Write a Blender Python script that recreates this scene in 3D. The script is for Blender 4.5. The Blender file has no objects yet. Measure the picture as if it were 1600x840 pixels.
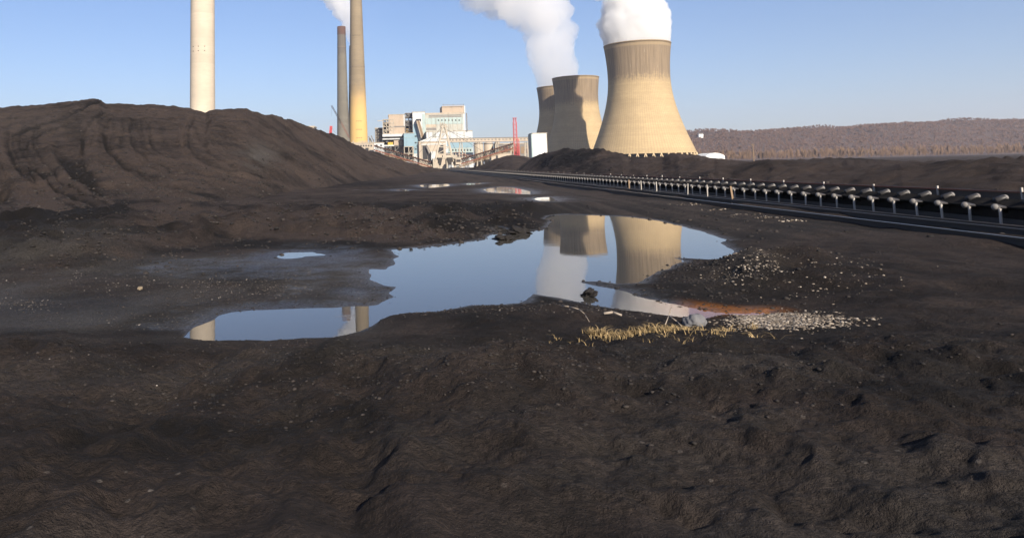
import bpy, math, random
import numpy as np
from mathutils import Vector, Matrix
R_ = math.radians
random.seed(7); rng = np.random.default_rng(11)
scene = bpy.context.scene
COL = scene.collection

# ------------------------------------------------------------------ camera
F, CX, CY, H = 1167.0, 600.0, 149.0, 2.5
PITCH, ROLL = R_(5.5), R_(-1.3)
MROT = Matrix.Rotation(math.pi/2+PITCH, 3, 'X') @ Matrix.Rotation(ROLL, 3, 'Z')
cam = bpy.data.cameras.new('camera'); camo = bpy.data.objects.new('camera', cam); COL.objects.link(camo)
camo.matrix_world = Matrix.Translation((0, 0, H)) @ MROT.to_4x4()
cam.sensor_fit = 'HORIZONTAL'; cam.sensor_width = 36; cam.lens = F/1600*36
cam.shift_x = (800-CX)/1600; cam.shift_y = (CY-420)/1600
cam.clip_start = .1; cam.clip_end = 20000
scene.camera = camo

# ------------------------------------------------------------------ sky, sun, exposure
SUN_AZ, SUN_EL = 160.0, 27.0
world = bpy.data.worlds.new('World'); scene.world = world; world.use_nodes = True
wn = world.node_tree; wn.nodes.clear()
wo = wn.nodes.new('ShaderNodeOutputWorld'); wb = wn.nodes.new('ShaderNodeBackground'); sk = wn.nodes.new('ShaderNodeTexSky')
sk.sky_type = 'NISHITA'; sk.sun_disc = False
sk.sun_elevation = R_(SUN_EL); sk.sun_rotation = R_(SUN_AZ)
sk.altitude = 100; sk.air_density = 1.0; sk.dust_density = .6; sk.ozone_density = 4.5
wb.inputs['Strength'].default_value = .07
tint = wn.nodes.new('ShaderNodeMix'); tint.data_type = 'RGBA'; tint.blend_type = 'MULTIPLY'; tint.inputs[0].default_value = 1; tint.inputs[7].default_value = (.96, .915, 1.0, 1)
wn.links.new(sk.outputs[0], tint.inputs[6]); wn.links.new(tint.outputs[2], wb.inputs[0]); wn.links.new(wb.outputs[0], wo.inputs[0])
sl = bpy.data.lights.new('sun', 'SUN'); so = bpy.data.objects.new('sun', sl); COL.objects.link(so)
sl.energy = 4.9; sl.angle = R_(.5); sl.color = (1, .90, .76)
SV = Vector((math.sin(R_(SUN_AZ))*math.cos(R_(SUN_EL)), math.cos(R_(SUN_AZ))*math.cos(R_(SUN_EL)), math.sin(R_(SUN_EL))))
so.rotation_mode = 'QUATERNION'; so.rotation_quaternion = SV.to_track_quat('Z', 'Y')
vs = scene.view_settings; vs.view_transform = 'Standard'; vs.look = 'None'; vs.exposure = .96; vs.gamma = 1; vs.use_curve_mapping = False
cy = scene.cycles
cy.use_denoising = True; cy.denoising_prefilter = 'ACCURATE'; cy.denoising_input_passes = 'RGB_ALBEDO_NORMAL'; cy.max_bounces = 14; cy.volume_bounces = 12; cy.diffuse_bounces = 3; cy.glossy_bounces = 3
cy.caustics_reflective = False; cy.caustics_refractive = False; cy.sample_clamp_indirect = 6

# ------------------------------------------------------------------ pixel <-> world
def ray(x, y):
    return MROT @ Vector(((x-CX)/F, -(y-CY)/F, -1))
def at(x, y, Y):                       # the point seen at (x, y) that lies Y metres ahead
    d = ray(x, y); k = Y/d.y
    return Vector((d.x*k, Y, H+d.z*k))
def gnd(x, y, z=0.0):                  # the point of the level z seen at (x, y)
    d = ray(x, y); k = (z-H)/d.z
    return Vector((d.x*k, d.y*k, z))
MN = np.array(MROT)
def proj(X, Y, Z):
    P = np.stack([X, Y, Z-H], -1) @ MN
    w = np.maximum(-P[..., 2], 1e-3)
    return CX+F*P[..., 0]/w, CY-F*P[..., 1]/w
def yh(x): return 261.4-.0227*(x-600)

# ------------------------------------------------------------------ noise
def _h(ix, iy, iz, s):
    n = (ix.astype(np.int64)*374761393+iy.astype(np.int64)*668265263+iz.astype(np.int64)*2147483647+s*974634777) & 0x7fffffff
    n = ((n ^ (n >> 13))*1274126177) & 0x7fffffff
    n = ((n ^ (n >> 16))*60493) & 0x7fffffff
    return (n & 0xffff)/32767.5-1
def noise2(x, y, s=0):
    x0 = np.floor(x); y0 = np.floor(y); u = x-x0; v = y-y0
    u = u*u*u*(u*(u*6-15)+10); v = v*v*v*(v*(v*6-15)+10)
    z = np.zeros_like(x0)
    a = _h(x0, y0, z, s); b = _h(x0+1, y0, z, s); c = _h(x0, y0+1, z, s); d = _h(x0+1, y0+1, z, s)
    return (a+(b-a)*u)+((c+(d-c)*u)-(a+(b-a)*u))*v
def fbm(x, y, wl, octs, s=0, gain=.5, cell=None):
    t = 0; amp = 1
    for i in range(octs):
        a_, b_ = math.cos(i*1.3+.4), math.sin(i*1.3+.4)
        n = noise2((x*a_-y*b_)/wl+17.3*i, (x*b_+y*a_)/wl-9.1*i, s+i)
        if cell is not None: n = n*np.clip(wl/(2.2*cell)-.6, 0, 1)
        t = t+amp*n; amp *= gain; wl *= .5
    return t
def worley3(P, s=0):
    base = np.floor(P); best = np.full(len(P), 9.)
    for dx in (-1, 0, 1):
        for dy in (-1, 0, 1):
            for dz in (-1, 0, 1):
                c = base+np.array([dx, dy, dz])
                q = c+.5+.42*np.stack([_h(c[:, 0], c[:, 1], c[:, 2], s+k) for k in range(3)], -1)
                best = np.minimum(best, ((q-P)**2).sum(1))
    return best
def smooth(a, b, x):
    t = np.clip((x-a)/(b-a), 0, 1); return t*t*(3-2*t)
def gauss(x, y, cx, cy_, rx, ry): return np.exp(-((x-cx)/rx)**2-((y-cy_)/ry)**2)
def seg_dist(px, py, pts, closed=False):
    d = np.full(px.shape, 1e9); side = np.zeros(px.shape)
    n = len(pts)
    for i in range(n if closed else n-1):
        ax, ay = pts[i][:2]; bx, by = pts[(i+1) % n][:2]
        ex, ey = bx-ax, by-ay; L = ex*ex+ey*ey+1e-12
        t = np.clip(((px-ax)*ex+(py-ay)*ey)/L, 0, 1)
        qx = px-ax-t*ex; qy = py-ay-t*ey; dd = np.hypot(qx, qy)
        m = dd < d; d = np.where(m, dd, d); side = np.where(m, np.sign(ex*qy-ey*qx), side)
    return d, side
def inside(px, py, pts):
    c = np.zeros(px.shape, bool); n = len(pts)
    for i in range(n):
        ax, ay = pts[i][:2]; bx, by = pts[(i+1) % n][:2]
        if ay == by: continue
        c ^= ((ay > py) != (by > py)) & (px < (bx-ax)*(py-ay)/(by-ay)+ax)
    return c

# ------------------------------------------------------------------ materials
class NT:
    def __init__(s, name):
        s.m = bpy.data.materials.new(name); s.m.use_nodes = True; s.t = s.m.node_tree; s.t.nodes.clear()
        s.out = s.n('ShaderNodeOutputMaterial'); s.b = s.n('ShaderNodeBsdfPrincipled'); s.l(s.b.outputs[0], s.out.inputs['Surface'])
        s.b.inputs['Specular IOR Level'].default_value = .3
    def n(s, ty, **k):
        o = s.t.nodes.new(ty)
        for a, b in k.items(): setattr(o, a, b)
        return o
    def l(s, a, b): s.t.links.new(a, b)
    def put(s, sock, v):
        if hasattr(v, 'is_output') or isinstance(v, bpy.types.NodeSocket): s.l(v, sock)
        elif isinstance(v, (tuple, list)): sock.default_value = (*v, 1) if len(v) == 3 and len(sock.default_value) == 4 else v
        else: sock.default_value = v
    def math(s, op, a, b=0.0, c=None, clamp=False):
        o = s.n('ShaderNodeMath', operation=op, use_clamp=clamp); s.put(o.inputs[0], a); s.put(o.inputs[1], b)
        if c is not None: s.put(o.inputs[2], c)
        return o.outputs[0]
    def mix(s, f, a, b, blend='MIX'):
        o = s.n('ShaderNodeMix', data_type='RGBA', blend_type=blend); s.put(o.inputs[0], f); s.put(o.inputs[6], a); s.put(o.inputs[7], b)
        return o.outputs[2]
    def noise(s, vec, scale, detail=4, rough=.55, dist=0.0):
        o = s.n('ShaderNodeTexNoise'); s.l(vec, o.inputs['Vector']); o.inputs['Scale'].default_value = scale
        o.inputs['Detail'].default_value = detail; o.inputs['Roughness'].default_value = rough; o.inputs['Distortion'].default_value = dist
        return o.outputs['Fac']
    def ramp(s, v, a, b, ca=0.0, cb=1.0):
        o = s.n('ShaderNodeMapRange', interpolation_type='SMOOTHSTEP'); s.put(o.inputs[0], v)
        for i, q in enumerate((a, b, ca, cb)): o.inputs[1+i].default_value = q
        return o.outputs[0]
    def scale(s, vec, sc):
        o = s.n('ShaderNodeVectorMath', operation='MULTIPLY'); s.l(vec, o.inputs[0]); o.inputs[1].default_value = sc; return o.outputs[0]
    def xyz(s, vec):
        o = s.n('ShaderNodeSeparateXYZ'); s.l(vec, o.inputs[0]); return o.outputs
    def bump(s, h, strength=.5, dist=.05, normal=None):
        o = s.n('ShaderNodeBump'); s.l(h, o.inputs['Height']); o.inputs['Strength'].default_value = strength; o.inputs['Distance'].default_value = dist
        if normal is not None: s.l(normal, o.inputs['Normal'])
        return o.outputs[0]
    def obj(s): return s.n('ShaderNodeTexCoord').outputs['Object']
    def pos(s): return s.n('ShaderNodeNewGeometry').outputs['Position']

def mat_coal():
    t = NT('coal'); p = t.pos()
    a = t.n('ShaderNodeAttribute', attribute_name='mask'); rgb = t.n('ShaderNodeSeparateColor'); t.l(a.outputs['Color'], rgb.inputs[0])
    dry_and_shade, grey, wet = rgb.outputs
    n1 = t.noise(p, .35, 6, .6); n2 = t.noise(p, 2.2, 8, .7); n3 = t.noise(p, 17, 5, .7); n4 = t.noise(p, 75, 3, .7)
    d = t.math('ADD', dry_and_shade, t.math('MULTIPLY', t.math('SUBTRACT', n1, .5), .9))
    d = t.math('ADD', d, t.math('MULTIPLY', t.math('SUBTRACT', n2, .5), .9), clamp=True)
    d = t.ramp(d, .15, .85)
    c = t.mix(d, (.012, .010, .0092), (.074, .0545, .0455))
    c = t.mix(grey, c, (.098, .088, .079))
    c = t.mix(t.ramp(n3, .3, .75, .0, .75), c, (.012, .010, .009))
    c = t.mix(t.ramp(n4, .58, .78, 0, .55), c, (.085, .07, .06))
    # small pale pebbles pressed into the surface
    v = t.n('ShaderNodeTexVoronoi'); t.l(p, v.inputs['Vector']); v.inputs['Scale'].default_value = 9
    sp = t.math('MULTIPLY', t.ramp(v.outputs['Distance'], .2, .13), t.ramp(t.noise(p, .6, 3), .5, .7))
    rc = t.n('ShaderNodeSeparateColor'); t.l(v.outputs['Color'], rc.inputs[0])
    sp = t.math('MULTIPLY', sp, t.ramp(rc.outputs[0], .72, .8))
    c = t.mix(t.math('MULTIPLY', sp, .8), c, (.15, .13, .115))
    c = t.mix(t.math('MULTIPLY', a.outputs['Alpha'], t.ramp(n3, .25, .6, .45, 1)), c, (.34, .115, .010))
    z = t.xyz(p)[2]
    film = t.math('MAXIMUM', t.ramp(t.math('ADD', z, t.math('MULTIPLY', t.math('SUBTRACT', n2, .5), .06)), .05, .0), wet, clamp=True)
    c = t.mix(t.math('MULTIPLY', film, .55), c, (.016, .0145, .0135))
    t.l(c, t.b.inputs['Base Color'])
    wf = t.math('MULTIPLY', film, t.ramp(n3, .7, .35, .45, 1.0))
    t.l(t.ramp(wf, 0, 1, .95, .36), t.b.inputs['Roughness'])
    t.l(t.ramp(film, 0, 1, .12, .5), t.b.inputs['Specular IOR Level'])
    hgt = t.math('ADD', t.math('MULTIPLY', n2, .7), t.math('ADD', t.math('MULTIPLY', n3, .42), t.math('MULTIPLY', n4, .16)))
    hgt = t.math('ADD', hgt, t.math('MULTIPLY', sp, .06))
    hgt = t.math('MULTIPLY', hgt, t.ramp(film, 0, 1, 1, .16))
    t.l(t.bump(hgt, 1.0, .30), t.b.inputs['Normal'])
    return t.m
def mat_water():
    t = NT('pond_water'); p = t.pos()
    n = t.noise(t.scale(p, (.5, 1.0, 1)), 3.0, 3); n2 = t.noise(p, .35, 3)
    t.b.inputs['IOR'].default_value = 1.33
    t.b.inputs['Specular IOR Level'].default_value = .5
    n3 = t.noise(t.scale(p, (.8, 2.2, 1)), 1.1, 6, .65)
    t.l(t.math('ADD', t.ramp(n2, .35, .7, .012, .05), t.ramp(n3, .58, .72, 0, .07)), t.b.inputs['Roughness'])
    t.l(t.bump(n, .03, .02), t.b.inputs['Normal'])
    # rusty sediment in the channel by the right bank
    g = gnd(1150, 484); q = t.n('ShaderNodeVectorMath', operation='DISTANCE'); t.l(p, q.inputs[0]); q.inputs[1].default_value = g
    f = t.ramp(t.math('ADD', q.outputs['Value'], t.math('MULTIPLY', n2, .8)), 2.3, .8)
    t.l(t.mix(f, (.045, .042, .036), (.24, .085, .008)), t.b.inputs['Base Color'])
    return t.m
def mat_concrete(name, col, dark, top, h, stain_h, rough_z=.06, lines=3.0, ribs=0, streak=.0, ztint=None):
    t = NT(name); o = t.obj(); x, y, z = t.xyz(o)
    ang = t.math('ARCTAN2', y, x)
    av = t.n('ShaderNodeCombineXYZ'); t.l(t.math('MULTIPLY', t.n('ShaderNodeMath', operation='SINE').outputs[0], 0), av.inputs[2])
    t.l(ang, av.inputs[0]); t.l(z, av.inputs[1])
    n1 = t.noise(o, .05, 5, .6); n2 = t.noise(o, .35, 4, .6)
    c = t.mix(t.ramp(n1, .3, .7), col, tuple(q*.86 for q in col))
    # pour bands
    lv = t.n('ShaderNodeCombineXYZ'); t.l(t.math('FLOOR', t.math('DIVIDE', z, lines)), lv.inputs[2])
    wn_ = t.n('ShaderNodeTexWhiteNoise', noise_dimensions='3D'); t.l(lv.outputs[0], wn_.inputs['Vector'])
    c = t.mix(t.math('MULTIPLY', wn_.outputs['Value'], .36), c, tuple(q*.66 for q in col))
    n5 = t.noise(t.scale(o, (.16, .16, .9)), 1.0, 4, .65)
    c = t.mix(t.ramp(n5, .4, .7, 0, .3), c, dark)
    c = t.mix(t.ramp(t.math('FRACT', t.math('DIVIDE', z, lines)), .12, .0, 0, .3), c, dark)
    if ribs:
        f = t.math('FRACT', t.math('MULTIPLY', ang, ribs/(2*math.pi)))
        c = t.mix(t.ramp(t.math('ABSOLUTE', t.math('SUBTRACT', f, .5)), .26, .0, 0, .42), c, dark)
    # weathered band under the rim: ragged streaks running down
    sv = t.n('ShaderNodeCombineXYZ'); t.l(t.math('MULTIPLY', ang, 34), sv.inputs[0]); t.l(t.math('MULTIPLY', z, .02), sv.inputs[1])
    s1 = t.noise(sv.outputs[0], 1.0, 5, .7)
    edge = t.math('ADD', t.math('DIVIDE', z, h), t.math('MULTIPLY', t.math('SUBTRACT', s1, .5), rough_z*2.2))
    edge = t.math('ADD', edge, t.math('MULTIPLY', t.math('SUBTRACT', n2, .5), rough_z))
    st = t.ramp(edge, stain_h-rough_z*.35, stain_h+rough_z*.35)
    tint = t.mix(t.ramp(s1, .38, .62), top, tuple(q*.62 for q in top))
    c = t.mix(t.math('MULTIPLY', st, .93), c, tint)
    if streak:
        sv2 = t.n('ShaderNodeCombineXYZ'); t.l(t.math('MULTIPLY', ang, 60), sv2.inputs[0]); t.l(t.math('MULTIPLY', z, .06), sv2.inputs[1])
        s2 = t.noise(sv2.outputs[0], 1.0, 3, .6)
        c = t.mix(t.math('MULTIPLY', t.math('MULTIPLY', t.ramp(s2, .64, .76), st), streak), c, (.42, .38, .33))
        rim = t.math('MULTIPLY', t.ramp(t.math('DIVIDE', z, h), .955, .965), 1)
        c = t.mix(t.math('MULTIPLY', rim, .3), c, col)
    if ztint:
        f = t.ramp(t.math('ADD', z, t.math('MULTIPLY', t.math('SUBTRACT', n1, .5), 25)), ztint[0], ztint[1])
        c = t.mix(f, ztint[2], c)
    t.l(c, t.b.inputs['Base Color']); t.b.inputs['Roughness'].default_value = .9
    t.l(t.bump(n2, .3, .3), t.b.inputs['Normal'])
    return t.m
def mat_paint(name, col, rough=.55, dirt=.35, metal=0.0, rib=0.0, dirtcol=(.09, .07, .055), sc=.25):
    t = NT(name); o = t.pos(); n = t.noise(t.scale(o, (1, 1, .35)), sc, 5, .65); n2 = t.noise(o, sc*9, 3)
    c = t.mix(t.math('MULTIPLY', t.ramp(n, .45, .8), dirt), col, dirtcol)
    c = t.mix(t.ramp(n2, .3, .8, 0, .18), c, dirtcol)
    if rib:
        x = t.xyz(t.obj())[0]; f = t.math('FRACT', t.math('DIVIDE', x, rib))
        c = t.mix(t.ramp(f, .0, .25, .22, 0), c, tuple(q*.5 for q in col))
        t.l(t.bump(t.ramp(f, 0, .25), .4, .12), t.b.inputs['Normal'])
    t.l(c, t.b.inputs['Base Color']); t.b.inputs['Roughness'].default_value = rough; t.b.inputs['Metallic'].default_value = metal
    return t.m
def mat_steam(name, dens, col=(.995, .995, .995)):
    m = bpy.data.materials.new(name); m.use_nodes = True; t = m.node_tree; t.nodes.clear()
    o = t.nodes.new('ShaderNodeOutputMaterial'); v = t.nodes.new('ShaderNodeVolumePrincipled')
    v.inputs['Color'].default_value = (*col, 1); v.inputs['Density'].default_value = dens; v.inputs['Anisotropy'].default_value = .25
    t.links.new(v.outputs[0], o.inputs['Volume']); return m
def mat_stone(name, ca, cb, cc, dirt=.5):
    t = NT(name); g = t.n('ShaderNodeNewGeometry'); r = g.outputs['Random Per Island']
    cr = t.n('ShaderNodeValToRGB'); t.l(r, cr.inputs[0]); e = cr.color_ramp.elements
    e[0].color = (*ca, 1); e[1].color = (*cc, 1); k = e.new(.6); k.color = (*cb, 1)
    n = t.noise(g.outputs['Position'], 60, 4)
    t.l(t.mix(t.ramp(n, .3, .8, 0, dirt), cr.outputs[0], tuple(q*.45 for q in cb)), t.b.inputs['Base Color'])
    t.l(t.bump(n, .4, .01), t.b.inputs['Normal']); t.b.inputs['Roughness'].default_value = .85
    return t.m
M = {}
M['coal'] = mat_coal(); M['water'] = mat_water()
M['tower'] = mat_concrete('tower_concrete', (.45, .335, .185), (.24, .17, .10), (.30, .235, .165), 1, .69, .05, lines=.0155, ribs=150, streak=.8)
M['pale_stack'] = mat_concrete('pale_stack_concrete', (.52, .44, .34), (.36, .31, .25), (.46, .4, .32), 300, 2., lines=7.5)
M['grey_stack'] = mat_concrete('grey_stack_concrete', (.16, .145, .115), (.09, .08, .07), (.13, .115, .1), 200, .97, lines=6)
M['gold_stack'] = mat_concrete('tan_stack_painted_shade', (.24, .19, .125), (.15, .12, .09), (.2, .17, .13), 290, 2., lines=6, ztint=(62, 112, (.52, .34, .13)))  # upper shaft coloured as if in plume shadow, ztint as the sunlit part
M['soot'] = mat_paint('soot_red_brick', (.085, .045, .035), .9, .5)
M['steam'] = mat_steam('steam', .11); M['soft_steam'] = mat_steam('soft_steam', .024); M['thin_steam'] = mat_steam('thin_steam', .06); M['wisp'] = mat_steam('wisp', .012)
M['white'] = mat_paint('white_siding', (.52, .53, .52), .5, .4, rib=1.2)
M['white_clean'] = mat_paint('white_panel', (.74, .74, .72), .5, .05)
M['cream'] = mat_paint('cream_siding', (.42, .35, .27), .6, .4, rib=1.5)
M['beige'] = mat_paint('beige_siding', (.38, .30, .225), .6, .3, rib=1.5)
M['teal'] = mat_paint('pale_teal_siding', (.32, .40, .39), .6, .45, rib=1.5)
M['palegrey'] = mat_paint('pale_weathered_siding', (.36, .36, .32), .6, .55, rib=1.8)
M['blue'] = mat_paint('light_blue_siding', (.21, .32, .38), .6, .2, rib=1.2)
M['dark'] = mat_paint('dark_opening', (.025, .025, .028), .7, .2)
M['steel'] = mat_paint('grey_steel', (.16, .15, .14), .5, .4)
M['darksteel'] = mat_paint('dark_steel', (.035, .033, .033), .45, .3)
M['palesteel'] = mat_paint('cream_painted_steel', (.38, .33, .26), .5, .5)
M['galv'] = mat_paint('galvanised_steel', (.40, .37, .33), .6, .4, dirtcol=(.1, .07, .05), sc=2.)
M['roller'] = mat_paint('roller_steel', (.17, .16, .15), .65, .6, metal=.0, sc=3.)
M['rail'] = mat_paint('rail_steel', (.11, .105, .10), .3, .4, metal=.6, sc=1.)
M['red'] = mat_paint('red_steel', (.50, .055, .06), .5, .15)
M['rust'] = mat_paint('rusty_steel', (.17, .06, .035), .7, .4)
M['yellow'] = mat_paint('yellow_steel', (.5, .3, .04), .5, .3)
M['wood'] = mat_paint('old_timber', (.22, .15, .09), .8, .4, sc=4.)
M['rubber'] = mat_paint('belt_rubber', (.010, .010, .010), .95, .2); M['rubber'].node_tree.nodes['Principled BSDF'].inputs['Specular IOR Level'].default_value = .04
M['gravel'] = mat_stone('pale_gravel', (.06, .05, .04), (.21, .17, .13), (.46, .40, .33), .8)
M['pebble'] = mat_stone('mud_pebbles', (.05, .042, .036), (.12, .10, .085), (.36, .32, .28))
M['darkstone'] = mat_stone('coal_lumps', (.010, .009, .0085), (.022, .018, .016), (.042, .034, .029))
M['boulder'] = mat_paint('grey_stone', (.13, .13, .135), .85, .5, sc=5.)

# ------------------------------------------------------------------ mesh helpers
def tag(o, label=None, cat=None, group=None, kind=None):
    if label: o['label'] = label
    if cat: o['category'] = cat
    if group: o['group'] = group
    if kind: o['kind'] = kind
    return o
def empty(name, loc, label=None, cat=None, group=None):
    o = bpy.data.objects.new(name, None); o.empty_display_size = .5; o.location = loc; COL.objects.link(o)
    return tag(o, label, cat, group)
def link(name, me, mat, parent=None, smooth_=False):
    o = bpy.data.objects.new(name, me); COL.objects.link(o)
    if mat is not None:
        for q in (mat if isinstance(mat, (list, tuple)) else [mat]): me.materials.append(q)
    if parent is not None: o.parent = parent
    if smooth_: me.polygons.foreach_set('use_smooth', np.ones(len(me.polygons), bool))
    return o
def arr_mesh(name, V, Fq):             # fast mesh from arrays; Fq (n,3|4)
    me = bpy.data.meshes.new(name); V = np.asarray(V, np.float32); Fq = np.asarray(Fq, np.int32); k = Fq.shape[1]
    me.vertices.add(len(V)); me.vertices.foreach_set('co', V.ravel())
    me.loops.add(Fq.size); me.loops.foreach_set('vertex_index', Fq.ravel())
    me.polygons.add(len(Fq)); me.polygons.foreach_set('loop_start', np.arange(0, Fq.size, k, dtype=np.int32))
    me.polygons.foreach_set('loop_total', np.full(len(Fq), k, np.int32))
    me.update(calc_edges=True); me.validate(); return me
def grid_faces(nr, nc, wrap=False):
    i = np.arange(nr-1)[:, None]*nc; j = np.arange(nc if wrap else nc-1)[None, :]; k = (j+1) % nc
    return np.stack([i+j, i+k, i+nc+k, i+nc+j], -1).reshape(-1, 4)
def set_mask(me, rgb):
    a = me.color_attributes.new('mask', 'FLOAT_COLOR', 'POINT')
    if rgb.shape[1] == 3: rgb = np.concatenate([rgb, np.zeros((len(rgb), 1))], 1)
    a.data.foreach_set('color', rgb.astype(np.float32).ravel())
class MB:
    def __init__(s, org=(0, 0, 0)): s.v = []; s.f = []; s.o = Vector(org)
    def add(s, vs_, fs):
        b = len(s.v); s.v += [Vector(p)-s.o for p in vs_]; s.f += [[b+i for i in f] for f in fs]; return s
    def box(s, x0, x1, y0, y1, z0, z1):
        return s.add([(x, y, z) for z in (z0, z1) for y in (y0, y1) for x in (x0, x1)],
                     [(0, 2, 3, 1), (4, 5, 7, 6), (0, 1, 5, 4), (2, 6, 7, 3), (0, 4, 6, 2), (1, 3, 7, 5)])
    def bar(s, a, b, w, h=None):
        a = Vector(a); b = Vector(b); h = h or w; d = (b-a).normalized()
        up = Vector((0, 0, 1)) if abs(d.z) < .95 else Vector((0, 1, 0))
        r = d.cross(up).normalized()*w/2; u = r.cross(d).normalized()*h/2
        return s.add([a-r-u, a+r-u, a+r+u, a-r+u, b-r-u, b+r-u, b+r+u, b-r+u],
                     [(0, 1, 2, 3), (7, 6, 5, 4), (0, 4, 5, 1), (1, 5, 6, 2), (2, 6, 7, 3), (3, 7, 4, 0)])
    def tube(s, a, b, r0, r1=None, n=10):
        a = Vector(a); b = Vector(b); r1 = r0 if r1 is None else r1; d = (b-a).normalized()
        up = Vector((0, 0, 1)) if abs(d.z) < .95 else Vector((0, 1, 0)); r = d.cross(up).normalized(); u = r.cross(d)
        V = [p+(r*math.cos(2*math.pi*i/n)+u*math.sin(2*math.pi*i/n))*q for p, q in ((a, r0), (b, r1)) for i in range(n)]
        return s.add(V, [(i, (i+1) % n, n+(i+1) % n, n+i) for i in range(n)]+[tuple(range(n))[::-1], tuple(range(n, 2*n))])
    def lathe(s, prof, n=48, base=(0, 0, 0), caps=True):
        b = Vector(base)
        V = [b+Vector((r*math.cos(2*math.pi*i/n), r*math.sin(2*math.pi*i/n), z)) for r, z in prof for i in range(n)]
        Fs = [(j*n+i, j*n+(i+1) % n, (j+1)*n+(i+1) % n, (j+1)*n+i) for j in range(len(prof)-1) for i in range(n)]
        if caps: Fs += [tuple(range(n))[::-1], tuple(range((len(prof)-1)*n, len(prof)*n))]
        return s.add(V, Fs)
    def truss(s, a, b, w, h, n, t):      # square lattice girder from a to b
        a = Vector(a); b = Vector(b); d = (b-a).normalized(); up = Vector((0, 0, 1)) if abs(d.z) < .95 else Vector((0, 1, 0))
        r = d.cross(up).normalized()*w/2; u = r.cross(d).normalized()*h/2
        cs = [r+u, r-u, -r-u, -r+u]
        for c in cs: s.bar(a+c, b+c, t)
        for i in range(n):
            p = a+(b-a)*i/n; q = a+(b-a)*(i+1)/n
            for k in range(4):
                c0, c1 = cs[k], cs[(k+1) % 4]
                s.bar(p+c0, p+c1, t*.7); s.bar((p+c0) if i % 2 else (p+c1), (q+c1) if i % 2 else (q+c0), t*.7)
        return s
    def build(s, name, mat, parent=None, smooth_=False):
        me = bpy.data.meshes.new(name); me.from_pydata([tuple(p) for p in s.v], [], s.f); me.update()
        return link(name, me, mat, parent, smooth_)

# ------------------------------------------------------------------ ponds (outlines on the water level)
POND = [(296,517),(304,510),(322,503),(338,497),(345,492),(362,488),(392,485),(430,484),(470,482),(512,481),(548,479),(572,478),(590,476),(604,470),(614,464),
        (606,457),(622,448),(602,446),(590,441),(576,437),(580,421),(602,421),(618,413),(612,404),(622,400),(615,396),(607,390),
        (640,388),(662,386),(684,383),(706,381),(722,379),(742,376),(758,374),(766,368),(777,364),(770,356),(781,354),(797,359),(828,360),(850,359),
        (857,351),(862,345),(849,342),(858,337),(880,335),(930,336),(985,339),(1030,345),(1060,352),(1095,361),(1122,370),(1137,375),(1128,379),(1141,388),(1149,394),(1136,403),(1110,405),
        (1080,404),(1056,403),(1070,408),(1048,414),(1046,420),(1026,424),(1012,434),(994,441),(962,443),(935,440),(905,440),
        (930,446),(960,452),(1000,462),(1040,471),(1080,479),(1120,487),(1160,489),(1204,488),(1206,492),(1165,497),(1130,495),(1118,499),(1100,503),(1090,503),
        (1070,500),(1040,495),(1000,489),(965,484),(935,478),(900,470),(870,465),(845,460),(832,459),(826,464),(812,474),(790,477),(740,478),(710,482),(682,488),(660,489),(632,490),(610,494),(596,500),(586,508),(572,514),(552,522),(520,532),(450,540),(380,545),(320,545),(280,532)]
PUDDLES = [
    [(441,399),(452,395.5),(470,395),(488,395),(508,396),(512,398.5),(496,399.5),(480,400),(465,402.5),(450,403)],
    [(652,290),(668,288),(700,287.6),(703,290),(690,292),(668,293.5)],
    [(727,287.5),(740,285.8),(756,285.6),(748,287.6),(733,288.8)],
    [(755,296),(766,294),(784,292),(800,293),(816,296),(832,300),(829,303.5),(812,303),(798,301.5),(780,301.5),(762,300)],
    [(832,311),(840,309),(860,308),(866,311),(864,314.5),(846,314)],
    [(617,297),(626,295.6),(640,297),(634,299)]]
PW = [[gnd(x, y) for x, y in P] for P in [POND]+PUDDLES]

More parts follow.
